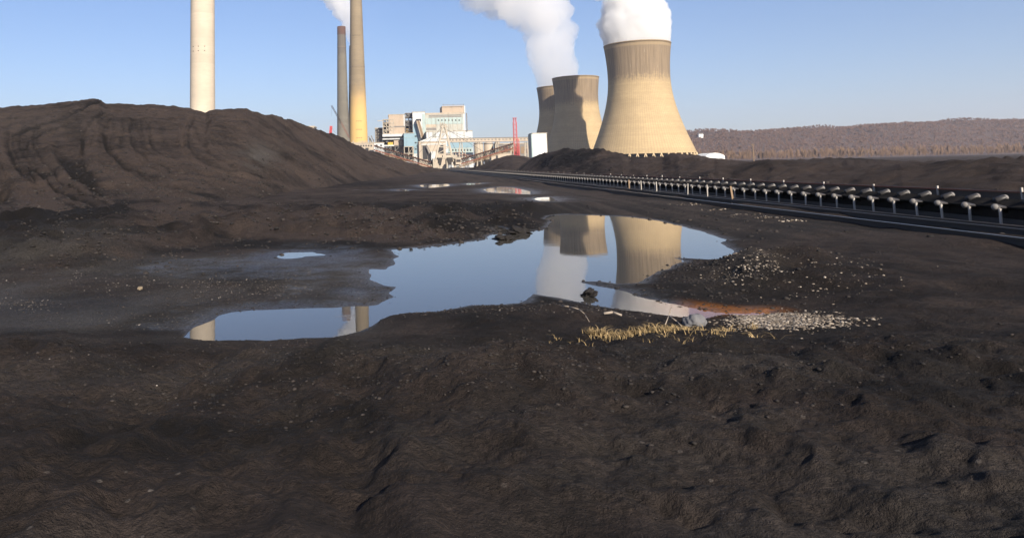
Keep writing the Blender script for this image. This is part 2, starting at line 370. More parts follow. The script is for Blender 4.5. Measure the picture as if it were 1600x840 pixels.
# ------------------------------------------------------------------ ground
VPX = 645.0                                            # the conveyor runs towards this azimuth
AZ = math.atan((VPX-CX)/F); U = Vector((math.sin(AZ), math.cos(AZ), 0)); S = Vector((math.cos(AZ), -math.sin(AZ), 0))
def conv(t, s, z): return U*t+S*s+Vector((0, 0, z))
def ground_z(X, Y, cell):
    px, py = proj(X, Y, np.zeros_like(X))
    front = Y > 3
    px = np.where(front, px, 600.); py = np.where(front, py, 900.)
    r = np.hypot(X, Y)
    d = np.full(X.shape, 50.); ins = np.zeros(X.shape, bool)
    dq = np.full(X.shape, 50.)
    for ip, P in enumerate(PW):
        xs = [p.x for p in P]; ys = [p.y for p in P]; pad = 14
        m = (X > min(xs)-pad) & (X < max(xs)+pad) & (Y > min(ys)-pad) & (Y < max(ys)+pad)
        if not m.any(): continue
        dd, _ = seg_dist(X[m], Y[m], P, True); i = inside(X[m], Y[m], P)
        sd_ = np.where(i, -dd, dd)
        if ip == 0: d[m] = np.minimum(sd_, d[m])
        else: dq[m] = np.minimum(sd_, dq[m])
    d = np.minimum(d, np.where(dq > 0, dq*.16+40*smooth(4, 14, dq), dq))
    t = X*U.x+Y*U.y; s = X*S.x+Y*S.y
    # masks (0..1)
    road = smooth(5, 8.5, s)*smooth(16, 14.6, s)*smooth(20, 26, t)
    berm = np.clip(smooth(392, 376, py+.03*(600-px))*smooth(318, 338, py)*smooth(880, 830, px)+gauss(px, py, 60, 395, 170, 26)+gauss(px, py, 330, 372, 120, 16), 0, 1)
    berm = berm*(1-gauss(px, py, 475, 384, 75, 15))
    flat = smooth(395, 410, py)*smooth(640, 560, px)*smooth(590, 510, py)
    spit = gauss(px, py, 1170, 438, 120, 24)+.5*gauss(px, py, 1300, 440, 200, 40)
    near = smooth(505, 640, py)
    zb = .015*(1-np.exp(-np.maximum(d, 0)/.12))+.10*(1-np.exp(-np.maximum(d, 0)/1.6))+.10*smooth(1.5, 9, d)
    zb = zb*(1-.55*flat)
    rough = .10*fbm(X, Y, 3.2, 5, 3, .55, cell)
    fine = .035*fbm(X, Y, .7, 4, 9, .6, cell)
    bm = .78*berm*(.26+.34*fbm(X, Y, 5.5, 3, 21, .5, cell)+.26*np.abs(fbm(X, Y, 2.4, 4, 30, .55, cell))+.26*fbm(X, Y, .9, 4, 34, .7, cell*.5))
    z_cl = (.6*berm+.10*near+.15)*np.maximum(fbm(X, Y, .45, 3, 35, .6, cell*.6)-.15, 0)*.16
    sp = spit*(.36+.14*fbm(X, Y, 1.5, 4, 41, .6, cell))
    rut = np.abs(noise2(s*1.3, t*.03, 55))*.07+np.abs(noise2(s*3.1, t*.05, 56))*.03
    away = smooth(0, 2.2, d)
    z = zb+away*(rough*(1-.75*flat)*(1-.8*road)+bm+sp+z_cl+road*rut)+fine*(.25+.75*away)*(1-.5*flat)
    tw = s+1.6+.10*t+.25*np.sin(t*.35)
    rt2 = sum(np.exp(-((tw-o_)/.17)**2)*(.05+.02*np.sin(t*21))-.5*.05*np.exp(-((np.abs(tw-o_)-.34)/.12)**2) for o_ in (0., 1.9))
    z = z-rt2*smooth(520, 600, py)*smooth(.3, 2., d)+near*(.020*fbm(X, Y, .24, 3, 63, .65, cell*.5)+.030*np.abs(fbm(X, Y, .55, 3, 64, .6, cell*.5)))
    z = z+near*(.42+.12*fbm(X, Y, 1.8, 4, 61, .55, cell))+.05*smooth(480, 505, py)*smooth(560, 640, px)*smooth(600, 515, py)
    far = smooth(120, 260, r); z = z*(1-far)+far*.12
    inz = np.clip(d, -3, 0)*.10+.25*.035*fbm(X, Y, .7, 4, 9, .6, cell)*(1-.5*flat)*np.exp(np.minimum(d, 0)/1.0)
    z = np.where(d < 0, inz, z)
    # colour masks
    wv = 1+.25*fbm(X, Y, 7, 3, 71)
    dry_and_shade = .40+.34*smooth(300, 345, py)*smooth(384, 368, py)*smooth(120, 220, px)*smooth(690, 600, px)+.2*smooth(330, 300, py)
    dry_and_shade = dry_and_shade-.42*wv*gauss(px, py, 740, 352, 150, 26)-.30*wv*gauss(px, py, 440, 386, 200, 6)-.24*wv*gauss(px, py, 60, 372, 230, 26)-.35*gauss(px, py, 560, 290, 70, 6)  # the thin long band is a shadow painted through the dry mask
    dry_and_shade = dry_and_shade+.5*gauss(px, py, 150, 388, 90, 10)+.4*gauss(px, py, 560, 372, 60, 7)+.35*gauss(px, py, 390, 366, 70, 8)+.25*gauss(px, py, 200, 406, 40, 4)
    dry_and_shade = dry_and_shade+.55*(.35+.65*berm)*np.clip(fbm(X, Y, 3.2, 5, 77, .6), -.6, .8)+.15*road+.32*road*noise2(s*2.4, t*.03, 78)+.2*road*noise2(s*6, t*.06, 79)-.04*near
    grey = .75*flat*(.6+.5*fbm(X, Y, 1.6, 5, 81))+.3*near*np.clip(.4+.8*fbm(X, Y, 1.3, 5, 83), 0, 1)+.45*gauss(px, py, 1150, 438, 70, 20)+.5*gauss(px, py, 140, 388, 70, 14)+.2*road
    wet = flat*np.clip(-.02+.5*fbm(X, Y, 2.6, 4, 91), 0, .4)+.9*gauss(px, py, 560, 460, 46, 14)+.5*gauss(px, py, 610, 405, 26, 12)
    stain = 1.6*smooth(1040, 1075, px)*gauss(px, py, 1150, 484, 120, 12)
    return z, np.stack([np.clip(dry_and_shade, 0, 1), np.clip(grey, 0, 1), np.clip(wet*smooth(-.2, .1, d), 0, 1), np.clip(stain*smooth(.55, .0, d), 0, 1)], -1), px, py

cols = np.concatenate([np.linspace(-1500, -120, 60, endpoint=False), np.arange(-120, 1680, 1.9), np.linspace(1682, 2700, 50)])
ang = np.arctan((cols-CX)/F)
back = np.linspace(ang[-1], ang[0]+2*math.pi, 44)[1:-1]
ang = np.concatenate([ang, back])
dyv = np.concatenate([np.arange(640, 60, -1.5), np.arange(60, 8, -.55), np.geomspace(8, .3, 46)])
rad = np.concatenate([np.geomspace(.4, 4.45, 60), H*F/dyv])
RR, AA = np.meshgrid(rad, ang, indexing='ij')
GX = RR*np.sin(AA); GY = RR*np.cos(AA)
cell = np.gradient(rad)[:, None]*np.ones_like(GX)*.5
GZ, gm, gpx, gpy = ground_z(GX, GY, cell)
nr, nc = GX.shape
V = np.stack([GX, GY, GZ], -1).reshape(-1, 3)
V = np.concatenate([V, [[0, 0, float(GZ[0].mean())]]])
Fg = grid_faces(nr, nc, True)[:, ::-1]
me = arr_mesh('ground', V, Fg)
cap = bpy.data.meshes.new('cap')
set_mask(me, np.concatenate([gm.reshape(-1, 4), gm[0, :1]]))
ground = link('ground', me, M['coal'], None, True); tag(ground, 'dark muddy coal yard ground with ruts and puddles', 'ground', kind='structure')

def zg(x, y):
    X = np.array([float(x)]); Y = np.array([float(y)])
    return float(ground_z(X, Y, np.full(1, .05))[0][0])
def zgs(X, Y): return ground_z(np.asarray(X, float), np.asarray(Y, float), np.full(len(X), .05))[0]

# water: one flat sheet per pond, reaching a little under its banks
def water_sheet(P, pad, label):
    c = Vector((sum(p.x for p in P)/len(P), sum(p.y for p in P)/len(P), 0))
    xs = [p.x for p in P]; ys = [p.y for p in P]
    b = MB(); b.add([(min(xs)-pad, min(ys)-pad, 0), (max(xs)+pad, min(ys)-pad, 0), (max(xs)+pad, max(ys)+pad, 0), (min(xs)-pad, max(ys)+pad, 0)], [(0, 1, 2, 3)])
    return tag(b.build('water', M['water']), label, 'water', kind='structure')
def pond_sheet(P, reach, st, label):    # flat cells that follow the outline and run a little under the banks
    xs = np.arange(min(p.x for p in P)-reach, max(p.x for p in P)+reach, st); ys = np.arange(min(p.y for p in P)-reach, max(p.y for p in P)+reach, st)
    QX, QY = np.meshgrid(xs, ys); d, _ = seg_dist(QX, QY, P, True); ok = inside(QX, QY, P) | (d < reach)
    fq = grid_faces(len(ys), len(xs)); fq = fq[ok.ravel()[fq].all(1)]
    u_, inv = np.unique(fq, return_inverse=True); V = np.stack([QX.ravel()[u_], QY.ravel()[u_], np.zeros(len(u_))], -1)
    return tag(link('water', arr_mesh('water', V, inv.reshape(-1, 4)), M['water']), label, 'water', kind='structure')
pond_sheet(PW[0], .9, .2, 'wide still rainwater pond mirroring the cooling towers')
for P, lb in zip(PW[1:], ('thin sliver of sky-coloured puddle on the flat mud left of the pond', 'far puddle at the foot of the big pile mirroring the white plant',
        'narrow pale puddle on the yard near the conveyor start', 'long puddle mirroring red tower beyond the pond', 'short white puddle just beyond the pond', 'tiny puddle sliver left of the far puddles')):
    water_sheet(P, .15, lb)

# ------------------------------------------------------------------ coal piles
def lerp_tab(tab, x):
    a = np.array(tab, float); return np.interp(x, a[:, 0], a[:, 1])
PILES = []
def make_pile(name, x0, x1, step, crest, cdist, fdist, bdist, shape, detail, label, rows=(230, 40), colour=None):
    px = np.arange(x0, x1+.1, step)
    yc = lerp_tab(crest, px); rc = lerp_tab(cdist, px); rf = lerp_tab(fdist, px); rb = lerp_tab(bdist, px)
    zc = np.array([at(a, b, r).z for a, b, r in zip(px, yc, rc)])
    w = np.linspace(-.04, 1, rows[0])[:, None]
    # spread the rows so that the upper slope keeps its detail
    w = np.where(w > 0, w**.85, w)
    Yd = rf+(rc-rf)*w; Z = zc*shape(np.clip(w, 0, 1), px[None, :])-np.where(w < 0, .5*np.abs(w)/.04, 0)
    v = np.linspace(0, 1, rows[1])[1:, None]
    Yb = rc+(rb-rc)*v; Zb = zc*(1-smooth(.25, 1.0, v))-.3*v
    Yd = np.concatenate([Yd, Yb]); Z = np.concatenate([Z, Zb])
    X = Yd*((px-CX)/F)[None, :]
    X, Yd, Z = np.broadcast_arrays(X, Yd, Z); Z = Z.copy()
    qx, qy = proj(X, Yd, Z)
    env = np.concatenate([np.clip(w*6, 0, 1)*np.ones_like(px), (1-v)*np.ones_like(px)])
    wfull = np.concatenate([np.clip(w, 0, 1)*np.ones_like(px), np.ones((len(v), len(px)))])
    dz, mask = detail(X, Yd, Z, qx, qy, wfull)
    Z = Z+dz*np.clip(env, 0, 1)
    PILES.append((X, Yd, Z, wfull))
    me = arr_mesh(name, np.stack([X, Yd, Z], -1).reshape(-1, 3), grid_faces(*X.shape))
    set_mask(me, mask.reshape(-1, 3))
    o = link(name, me, M['coal'], None, True); return tag(o, label, 'coal pile')
TR = [  # dozer tracks and ledges on the big pile: (points, half width px, depth m, darkness)
    ([(163,178),(146,188),(134,205),(129,222),(128,236)], 2.2, .30, .5),
    ([(172,180),(156,192),(146,210),(141,226)], 1.6, .15, .2),
    ([(92,238),(99,252),(120,276),(150,298),(190,314),(235,326),(275,336)], 7, .45, .75),
    ([(45,262),(66,274),(84,292),(118,312),(160,322)], 3, .35, .6),
    ([(162,212),(166,232),(186,250),(226,270),(262,286),(300,300),(350,311)], 2.6, .28, .45),
    ([(178,184),(164,200),(160,222),(172,244)], 1.4, .15, .25),
    ([(207,188),(202,210),(212,232),(240,252),(296,268),(350,280)], 2.4, .22, .3),
    ([(245,178),(234,196),(236,222),(250,240),(300,258)], 1.5, .14, .25),
    ([(296,180),(285,204),(286,232),(303,252),(340,266),(400,280),(450,291),(496,301)], 2.6, .24, -.3),
    ([(304,182),(294,206),(296,230),(312,248),(350,262),(410,276)], 1.4, .16, .25),
    ([(20,213),(40,205),(62,196),(84,190),(104,184),(122,174),(140,163),(154,158)], 2.4, .40, .7),
    ([(42,232),(46,220),(66,210),(92,201),(110,193)], 1.6, .22, .4),
    ([(190,262),(240,284),(300,304),(360,318),(420,326)], 3.4, .2, .35),
    ([(330,182),(318,210),(326,240),(370,262),(440,278)], 1.6, .14, .2),
    ([(0,252),(30,262),(60,282)], 3, .3, .3)]
def det_big(X, Y, Z, qx, qy, w):
    c = np.full(X.shape, .16)
    n = .15*fbm(X, Y, 9, 4, 101, .5, c)+.15*fbm(X+Z, Y+2*Z, 1.5, 4, 107, .7, c)
    lump = smooth(.45, .05, w)*(.22*np.abs(fbm(X, Y, 3.2, 4, 113, .6, c)))
    flank = smooth(395, 450, qx)
    gul = flank*.5*np.abs(noise2((X*U.x+Y*U.y)*.16+.5*noise2(X*.2, Y*.2, 3), w*1.2, 131))+flank*.35*fbm(X, Y, 4.5, 4, 137, .6, c)
    dz = n+lump+gul; dark = np.zeros(X.shape)
    # fine parallel dozer tracks curving over the worked face
    ee = np.sqrt(((qx-440)/1.8)**2+(qy-185)**2)
    for _ in range(6):
        kk = 1.45+.85*smooth(95, 185, ee); ee = .5*ee+.5*np.sqrt(((qx-440)/kk)**2+(qy-185-18*smooth(110, 180, ee))**2)
    ee = ee+3.0*fbm(qx, qy, 60, 3, 145)
    em = smooth(470, 400, qx)*smooth(-14, 12, qy-178+.04*(qx-150))*smooth(345, 320, qy)*np.clip(.85+.35*fbm(qx, qy, 120, 2, 146), 0, 1)
    rp = noise2(ee*.30, qx*.003, 147)+.6*noise2(ee*.75, qx*.006, 148)
    g1_ = noise2(ee*.16, qx*.002, 149); g2_ = noise2(ee*.34+7, qx*.003, 150)
    cut = np.exp(-(g1_/.07)**2)*np.clip(.7+.5*fbm(qx, qy, 90, 2, 153), 0, 1)+.6*np.exp(-(g2_/.10)**2)*np.clip(.5+.6*fbm(qx, qy, 80, 2, 154), 0, 1)
    low = smooth(200, 240, qy)
    pt = np.clip(.6+.8*fbm(X, Y, 16, 3, 155), .1, 1.2)
    dz = dz+(.06+.08*low)*em*rp*pt-(.08+.10*low)*em*cut; dark = dark+(.15+.22*low)*em*np.clip(-rp, -.6, 1)*pt+(.26+.2*low)*em*cut*pt
    wig = 1.4*fbm(qx, qy, 30, 3, 151); wig2 = 1.4*fbm(qx+300, qy, 30, 3, 152)
    for pts, hw, dep, dk in TR:
        d, sd = seg_dist(qx+wig, qy+wig2, pts)
        brk = np.clip(.75+.4*fbm(qx, qy, 30, 3, 161), 0, 1.2)
        dep = dep*.8
        dz = dz-dep*np.exp(-(d/hw)**2)*brk+.55*dep*np.exp(-((d*sd-1.9*hw)/(hw*.8))**2)*(d < 4*hw)*brk
        dark = dark+dk*np.exp(-(d/(hw*1.2))**2)*brk
    ledge = gauss(qx, qy, 430, 250, 60, 40)
    dry_and_shade = .66+.12*fbm(X, Y, 14, 4, 171)+.12*fbm(X, Y+Z*2, 2.5, 4, 173)-.85*np.clip(dark, -.6, 1)
    dry_and_shade = dry_and_shade-.25*flank*np.clip(.3+fbm(X, Y, 7, 4, 177), 0, 1)-.45*gauss(qx, qy, 10, 300, 30, 30)-.2*gauss(qx, qy, 60, 350, 160, 14)  # dark spot at the far left is shadow painted into the dry mask
    dry_and_shade = dry_and_shade+.2*gauss(qx, qy, 60, 320, 60, 30)+.25*gauss(qx, qy, 560, 262, 70, 16)
    grey = .95*gauss(qx, qy, 402, 243, 34, 19)*np.clip(.6+.9*fbm(X, Y, 3, 4, 181), 0, 1)+.15*gauss(qx, qy, 60, 190, 120, 24)
    wet = np.zeros(X.shape)
    dz = dz-.9*gauss(qx, qy, 2, 296, 14, 14)*1.2
    return dz, np.stack([np.clip(dry_and_shade, 0, 1), np.clip(grey, 0, 1), wet], -1)
def shp_big(w, px):
    k = smooth(380, 470, px)
    a = .55*w+.45*smooth(0, 1, w); a = np.where(w > .8, a, a)
    return a*(1-k)+k*(1-(1-w)**1.12)
make_pile('coal_pile', -420, 700, 1.9,
    [(-420,196),(-200,184),(0,170),(75,163.5),(140,156.5),(152,155),(158,159),(164,162),(200,163),(230,164),(290,169.5),(312,174),(319,176),(326,173),(335,171),(352,170.5),(372,170),(385,170),(392,174),(402,175.5),(415,181),(424,180),(432,183),(445,189),(451,187.5),(458,193),(468,196),(480,199.5),(500,206),(520,212.5),(530,216),(540,221),(560,231),(575,238),(584,239),(592,241),(602,245),(620,251),(640,257),(660,262),(680,266),(700,269)],
    [(-420,120),(300,120),(385,125),(440,143),(500,190),(540,230),(580,280),(620,330),(660,372),(700,400)],
    [(-420,40),(0,41),(150,43),(300,47),(400,60),(450,78),(500,92),(540,110),(600,150),(640,205),(670,280),(700,330)],
    [(-420,230),(300,230),(440,220),(540,300),(620,400),(700,470)],
    shp_big, det_big, 'huge dark brown coal pile with curved dozer tracks filling the left half', rows=(300, 30))
def foot_s(s): return [(x, F*s/(x-VPX)) for x in (720,740,760,780,800,830,860,900,950,1000,1100,1200,1400,1600,1900,2300)]
def det_right(X, Y, Z, qx, qy, w):
    c = np.full(X.shape, .25)
    t = X*U.x+Y*U.y
    dz = .22*fbm(X, Y, 6, 4, 201, .5, c)+.10*fbm(X+2*Z, Y, 1.2, 4, 207, .6, c)-.35*np.abs(noise2(t*.22, w*1.0, 211))*smooth(0, .3, w)-.5*np.abs(noise2(t*.07+.5, w*.6, 213))
    dry_and_shade = .66+.25*noise2(t*.18, w*1.3, 221)+.2*fbm(X, Y, 5, 4, 223)
    dry_and_shade = dry_and_shade-.5*gauss(qx, qy, 895, 245, 30, 16)-.35*gauss(qx, qy, 850, 252, 16, 12)  # shade of the left-facing slope, painted in as darker patches
    return dz, np.stack([np.clip(dry_and_shade, 0, 1), np.zeros(X.shape), np.zeros(X.shape)], -1)
make_pile('coal_pile', 797, 2300, 2.2,
    [(797,271),(800,269),(815,256),(830,244),(850,237),(870,233),(884,230.5),(895,231.5),(905,231),(920,231.5),(928,230),(938,231.5),(946,235),(955,236.5),(968,237.5),(980,243),(1000,244),(1030,244),(1042,239),(1055,236.5),(1068,237.5),(1082,238),(1098,242),(1110,244.5),(1116,243.5),(1135,245.5),(1160,246),(1200,246.5),(1300,246),(1400,248),(1500,246),(1600,247),(1900,246),(2300,250)],
    [(797,196),(820,200)]+[(x, F*32/(x-VPX)) for x in (830,860,900,950,1000,1100,1200,1400,1600,1900,2300)],
    foot_s(24), [(x, F*60/(x-VPX)) for x in (797,830,900,1000,1100,1200,1400,1600,1900,2300)],
    lambda w, px: 1-(1-w)**1.15, det_right, 'long low brown coal pile behind the conveyor in front of the cooling towers', rows=(150, 30))
make_pile('coal_pile', 724, 846, 1.6,
    [(724,266),(740,261),(755,255),(770,248),(785,243.5),(797,241),(805,241.5),(815,243),(830,247),(846,258)],
    [(724,330),(846,300)], foot_s(25.5)[:7], [(724,390),(846,350)],
    lambda w, px: 1-(1-w)**1.1, det_right, 'small black coal heap under the red lattice tower and wing conveyor', rows=(90, 20))

# ------------------------------------------------------------------ hill, forest
hx = np.linspace(300, 3600, 240); hy = np.linspace(1500, 2900, 60)
HX, HY = np.meshgrid(hx, hy)
ridge = lerp_tab([(300,60),(560,72),(800,105),(900,112),(1000,108),(1200,100),(1500,112),(1900,126),(2300,104),(3600,60)], HX)
prof = smooth(1500, 2150, HY)*(1-.7*smooth(2300, 2900, HY))
HZ = .76*ridge*prof*(1+.06*fbm(HX, HY, 300, 4, 301))+8*fbm(HX, HY, 160, 3, 305)*prof-1
mh = arr_mesh('hills', np.stack([HX, HY, HZ], -1).reshape(-1, 3), grid_faces(*HX.shape))
M['hill'] = mat_paint('leaf_litter_slope', (.085, .055, .045), 1, .3, sc=.02)
tag(link('hills', mh, M['hill'], None, True), 'brown winter hillside on the right horizon', 'hill', kind='structure')
def hill_z(x, y):
    i = np.interp(x, hx, np.arange(240)); j = np.interp(y, hy, np.arange(60))
    return HZ[np.clip(np.round(j).astype(int), 0, 59), np.clip(np.round(i).astype(int), 0, 239)]
def twig_mat(name, a, b):
    t = NT(name); g = t.n('ShaderNodeNewGeometry')
    t.l(t.mix(g.outputs['Random Per Island'], a, b), t.b.inputs['Base Color']); t.b.inputs['Roughness'].default_value = 1; return t.m
M['twigs'] = twig_mat('bare_branches', (.068, .041, .034), (.115, .072, .057))
M['tawny'] = twig_mat('tawny_branches', (.085, .052, .033), (.145, .092, .058))
def forest(name, bx, by, bz, hmin, hmax, wr, mat, label, n=7):
    V = []; Fs = []
    for x, y, z in zip(bx, by, bz):
        h = random.uniform(hmin, hmax); lx = random.uniform(-.06, .06)*h
        for k in range(n):
            a = random.uniform(0, 6.283); rr = wr*h*math.sqrt(random.random())*.9
            z0 = z+h*random.uniform(.0, .35); top = z+h*(1-.5*(rr/(wr*h))**2)*random.uniform(.8, 1)
            ex, ey = x+lx+rr*math.cos(a), y+rr*math.sin(a); q = wr*h*.20
            b = len(V); V += [(x, y, z0), (ex-q, ey, top*.75+z0*.25), (ex, ey+q*.5, top), (ex+q, ey, top*.7+z0*.3)]
            Fs += [(b, b+1, b+2, b+3)]
    me = arr_mesh(name, V, Fs); return tag(link(name, me, mat), label, 'forest', kind='stuff')
nf = 15000
fx = rng.uniform(420, 3300, nf); fy = rng.uniform(1560, 2330, nf)
forest('forest', fx, fy, hill_z(fx, fy), 7, 11, .42, M['twigs'], 'bare grey brown winter forest covering the hill behind the towers')
nf = 900
fx = rng.uniform(560, 2100, nf); fy = rng.uniform(1230, 1450, nf)
forest('treeline', fx, fy, np.full(nf, 0.), 12, 26, .16, M['tawny'], 'tawny row of bare trees at the foot of the hill', n=9)

# ------------------------------------------------------------------ cooling towers
def tower(pxc, Y, k, Hs, label, grp='cooling towers'):
    base = at(pxc, 240, Y); x0 = base.x
    t = empty('cooling_tower', (x0, Y, 0), label, 'cooling tower', grp)
    z0 = 10*k+2
    # hyperbolic shell
    zt = .70; rt = 38.3*k; prof = []
    for i in range(61):
        u = i/60
        a = 64.5*k if u < zt else 41.6*k
        q = (zt-u)/zt if u < zt else (u-zt)/(1-zt)
        B = math.sqrt((a/rt)**2-1)
        prof.append((rt*math.sqrt(1+(B*q)**2), z0+u*(Hs-z0)))
    b = MB(); n = 120
    inner = [(r-1.0*k, z) for r, z in reversed(prof)]
    b.lathe(prof+[(prof[-1][0]+.2, prof[-1][1]), (prof[-1][0]+.2, prof[-1][1]+1.2*k), (prof[-1][0]-1.2, prof[-1][1]+1.2*k)]+inner, n, caps=False)
    sh = b.build('shell', None, t, True)
    hgt = Hs+1.2*k
    # normalised copy of the concrete in metres of this tower
    sh.data.materials.append(tower_mat(hgt))
    # diagonal leg columns
    m = 44
    for i in range(m):
        a0 = 2*math.pi*i/m; r1 = prof[0][0]-.4*k; r0 = r1+2.2*k; lg = MB()
        for sgn in (-1, 1):
            a1 = a0+sgn*math.pi/m*.8
            lg.tube((r0*math.cos(a1), r0*math.sin(a1), 0), (r1*math.cos(a0), r1*math.sin(a0), z0+.3), .75*k, n=6)
        lg.build('leg', M['tower_leg'], t)
    b = MB(); b.lathe([(prof[0][0]-7*k, 0), (prof[0][0]-7*k, z0-1)], 60); b.build('fill_pack', M['dark'], t)
    b = MB(); b.lathe([(prof[0][0]+4*k, -.5), (prof[0][0]+4*k, 1.2)], 60); b.build('basin', M['tower_leg'], t)
    return t, prof
M['tower_leg'] = mat_paint('pale_concrete', (.52, .40, .24), .9, .2)
_tm = {}
def tower_mat(h):
    k = round(h, 1)
    if k not in _tm:
        _tm[k] = mat_concrete('tower_concrete', (.45, .335, .185), (.24, .17, .10), (.235, .175, .115), h, .70, .13, lines=2.6, ribs=110, streak=.8)
    return _tm[k]
bpy.data.materials.remove(M.pop('tower'))
T1, P1 = tower(1004.5, 960, 1.0, 152, 'nearest and largest tan concrete cooling tower with white steam, on the right')
T2, P2 = tower(904.5, 1180, .873, 136, 'middle cooling tower with steam shadow on its side and no plume of its own')
T3, P3 = tower(876.5, 1283, .873, 132, 'farthest cooling tower, mostly hidden behind the middle one, steaming to the left')

# ------------------------------------------------------------------ steam
def plume(name, pts, Y, mat, label, seed, lob=(.85, .42), nseg=110, sub=5, ydrift=0.0):
    # pts: (x px, y px, radius px) along the axis at distance Y
    C = [at(x, y, Y) for x, y, r in pts]; Rr = [r*Y/F for x, y, r in pts]
    C = np.array([tuple(c) for c in C]); Rr = np.array(Rr)
    C[:, 1] += ydrift*np.maximum(C[:, 2]-C[0, 2], 0)
    s = np.concatenate([[0], np.cumsum(np.linalg.norm(np.diff(C, axis=0), axis=1))])
    nrg = int(max(40, s[-1]/(Rr.mean()*2*math.pi/nseg)))
    ss = np.linspace(0, s[-1], nrg)
    A = np.stack([np.interp(ss, s, C[:, i]) for i in range(3)], -1); rr = np.interp(ss, s, Rr)
    for _ in range(3): A[1:-1] = (A[:-2]+2*A[1:-1]+A[2:])/4; rr[1:-1] = (rr[:-2]+2*rr[1:-1]+rr[2:])/4
    T = np.gradient(A, axis=0); T /= np.linalg.norm(T, axis=1)[:, None]
    e1 = np.cross(T, [0, 1, 0]); e1 /= np.linalg.norm(e1, axis=1)[:, None]; e2 = np.cross(T, e1)
    th = np.linspace(0, 2*math.pi, nseg, endpoint=False)
    N = e1[:, None, :]*np.cos(th)[None, :, None]+e2[:, None, :]*np.sin(th)[None, :, None]
    P = A[:, None, :]+N*rr[:, None, None]
    Q = P.reshape(-1, 3); rm = np.repeat(rr, nseg)
    g = np.clip((ss-s[0])/(rr[0]*1.1), 0, 1); g = np.repeat(g, nseg)    # smooth where it leaves the mouth
    def lobe(sc, sd): return 1-worley3(Q/(rm.mean()*sc), sd)*1.6
    d = (lob[0]*.5)*(lobe(.95, seed)-.45)+(lob[1]*.5)*(lobe(.42, seed+5)-.45)+.13*(lobe(.2, seed+9)-.45)+.07*(lobe(.1, seed+12)-.45)
    Q = Q+N.reshape(-1, 3)*(rm*d*g)[:, None]
    Q[:, 2] = np.where(g < 1, np.maximum(Q[:, 2], Q[:, 2]*g+C[0, 2]*(1-g)), Q[:, 2])
    V = np.concatenate([Q, [A[0], A[-1]+T[-1]*rr[-1]*.5]])
    k = len(Q); last = (nrg-1)*nseg
    Fq = grid_faces(nrg, nseg, True)
    me = bpy.data.meshes.new(name)
    j = np.arange(nseg); tri0 = np.stack([np.full(nseg, k), (j+1) % nseg, j, j], -1)
    faces = [tuple(f) for f in Fq]+[(k, (i+1) % nseg, i) for i in range(nseg)]+[(k+1, last+i, last+(i+1) % nseg) for i in range(nseg)]
    me.from_pydata([tuple(v) for v in V], [], faces); me.update()
    return tag(link(name, me, mat, None, True), label, 'steam')
plume('steam_plume', [(994,76,50),(995,62,50),(994,48,48),(993,36,49),(992,22,45),(989,8,44),(987,-12,45),(984,-30,46),(950,-52,49),(902,-76,55),(848,-106,63),(792,-140,72),(720,-180,80)], 960, M['steam'],
      'bright white steam plume rising straight up from the largest cooling tower', 3)
plume('steam_plume', [(873,138,33),(873,128,33),(870,112,32),(866,98,31),(862,84,33),(858,68,35),(856,52,38),(852,36,42),(846,20,44),(832,4,52),(812,-18,60),(785,-45,66),(750,-80,74),(700,-125,84)], 1283, M['soft_steam'],
      'greyish white steam plume drifting left from the farthest cooling tower', 17)

# ------------------------------------------------------------------ chimneys
def stack(pxt, pyt, rt, pxb, pyb, rb, Y, mat, label, cap=None, holes=(), top=None, bands=0):
    a = at(pxt, pyt, Y); b = at(pxb, pyb, Y); k = Y/F
    Zt = a.z if top is None else top
    R0 = rb*k; sl_ = (rb-rt)*k/(a.z-b.z); Rb = R0+sl_*b.z; Rt = max(R0-sl_*(Zt-b.z), R0*.5)
    o = empty('smokestack', (b.x, Y, 0), label, 'chimney')
    prof = [(Rb+(Rt-Rb)*i/24, Zt*i/24) for i in range(25)]
    m = MB(); m.lathe(prof+[(Rt-.8, Zt), (Rt-.8, Zt-6)], 64, caps=False); m.build('shaft', mat, o, True)
    if cap:
        m = MB(); rr = Rt+sl_*cap[1]; m.lathe([(rr+.12, Zt-cap[1]), (Rt+.3, Zt), (Rt-1, Zt+.2), (Rt-1, Zt-2)], 64, caps=False); m.build('cap_band', cap[0], o, True)
    for z in bands or ():
        r = Rb+(Rt-Rb)*z/Zt; m = MB(); m.lathe([(r-.1, z), (r+.35, z), (r+.35, z+.8), (r-.1, z+.8)], 64, caps=False); m.build('ring', M['darkband'], o)
    for ha, z, w in holes:
        r = Rb+(Rt-Rb)*z/Zt; c, s_ = math.sin(ha), -math.cos(ha)
        m = MB(); m.bar((c*(r-.3), s_*(r-.3), z), (c*(r+.25), s_*(r+.25), z), w, w*.7); m.build('port', M['dark'], o)
    return o
M['darkband'] = mat_paint('dark_ring', (.2, .16, .12), .8, .3)
stack(318, 0, 18.6, 316.5, 172, 19.3, 660, M['pale_stack'], 'pale cream concrete smokestack rising behind the big coal pile', top=290,
      holes=[(a, z, .9) for z in (108, 112) for a in (-.6, -.1, .4)], bands=())
stack(534, 42, 6.4, 536.5, 222, 9.7, 1250, M['grey_stack'], 'grey smokestack with reddish sooty top, left of the tan stack', cap=(M['soot'], 14), bands=(206,))
stack(557, 0, 9.0, 560.5, 222, 14.2, 900, M['gold_stack'], 'tan smokestack with sunlight painted golden on its lower half beside the plant', top=285,
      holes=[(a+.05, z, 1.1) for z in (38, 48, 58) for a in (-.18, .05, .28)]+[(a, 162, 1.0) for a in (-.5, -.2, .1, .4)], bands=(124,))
stack(551, 72, 5.2, 553.5, 222, 9.2, 1330, M['grey_stack'], 'slim grey smokestack almost hidden behind the tan stack, steaming', bands=())
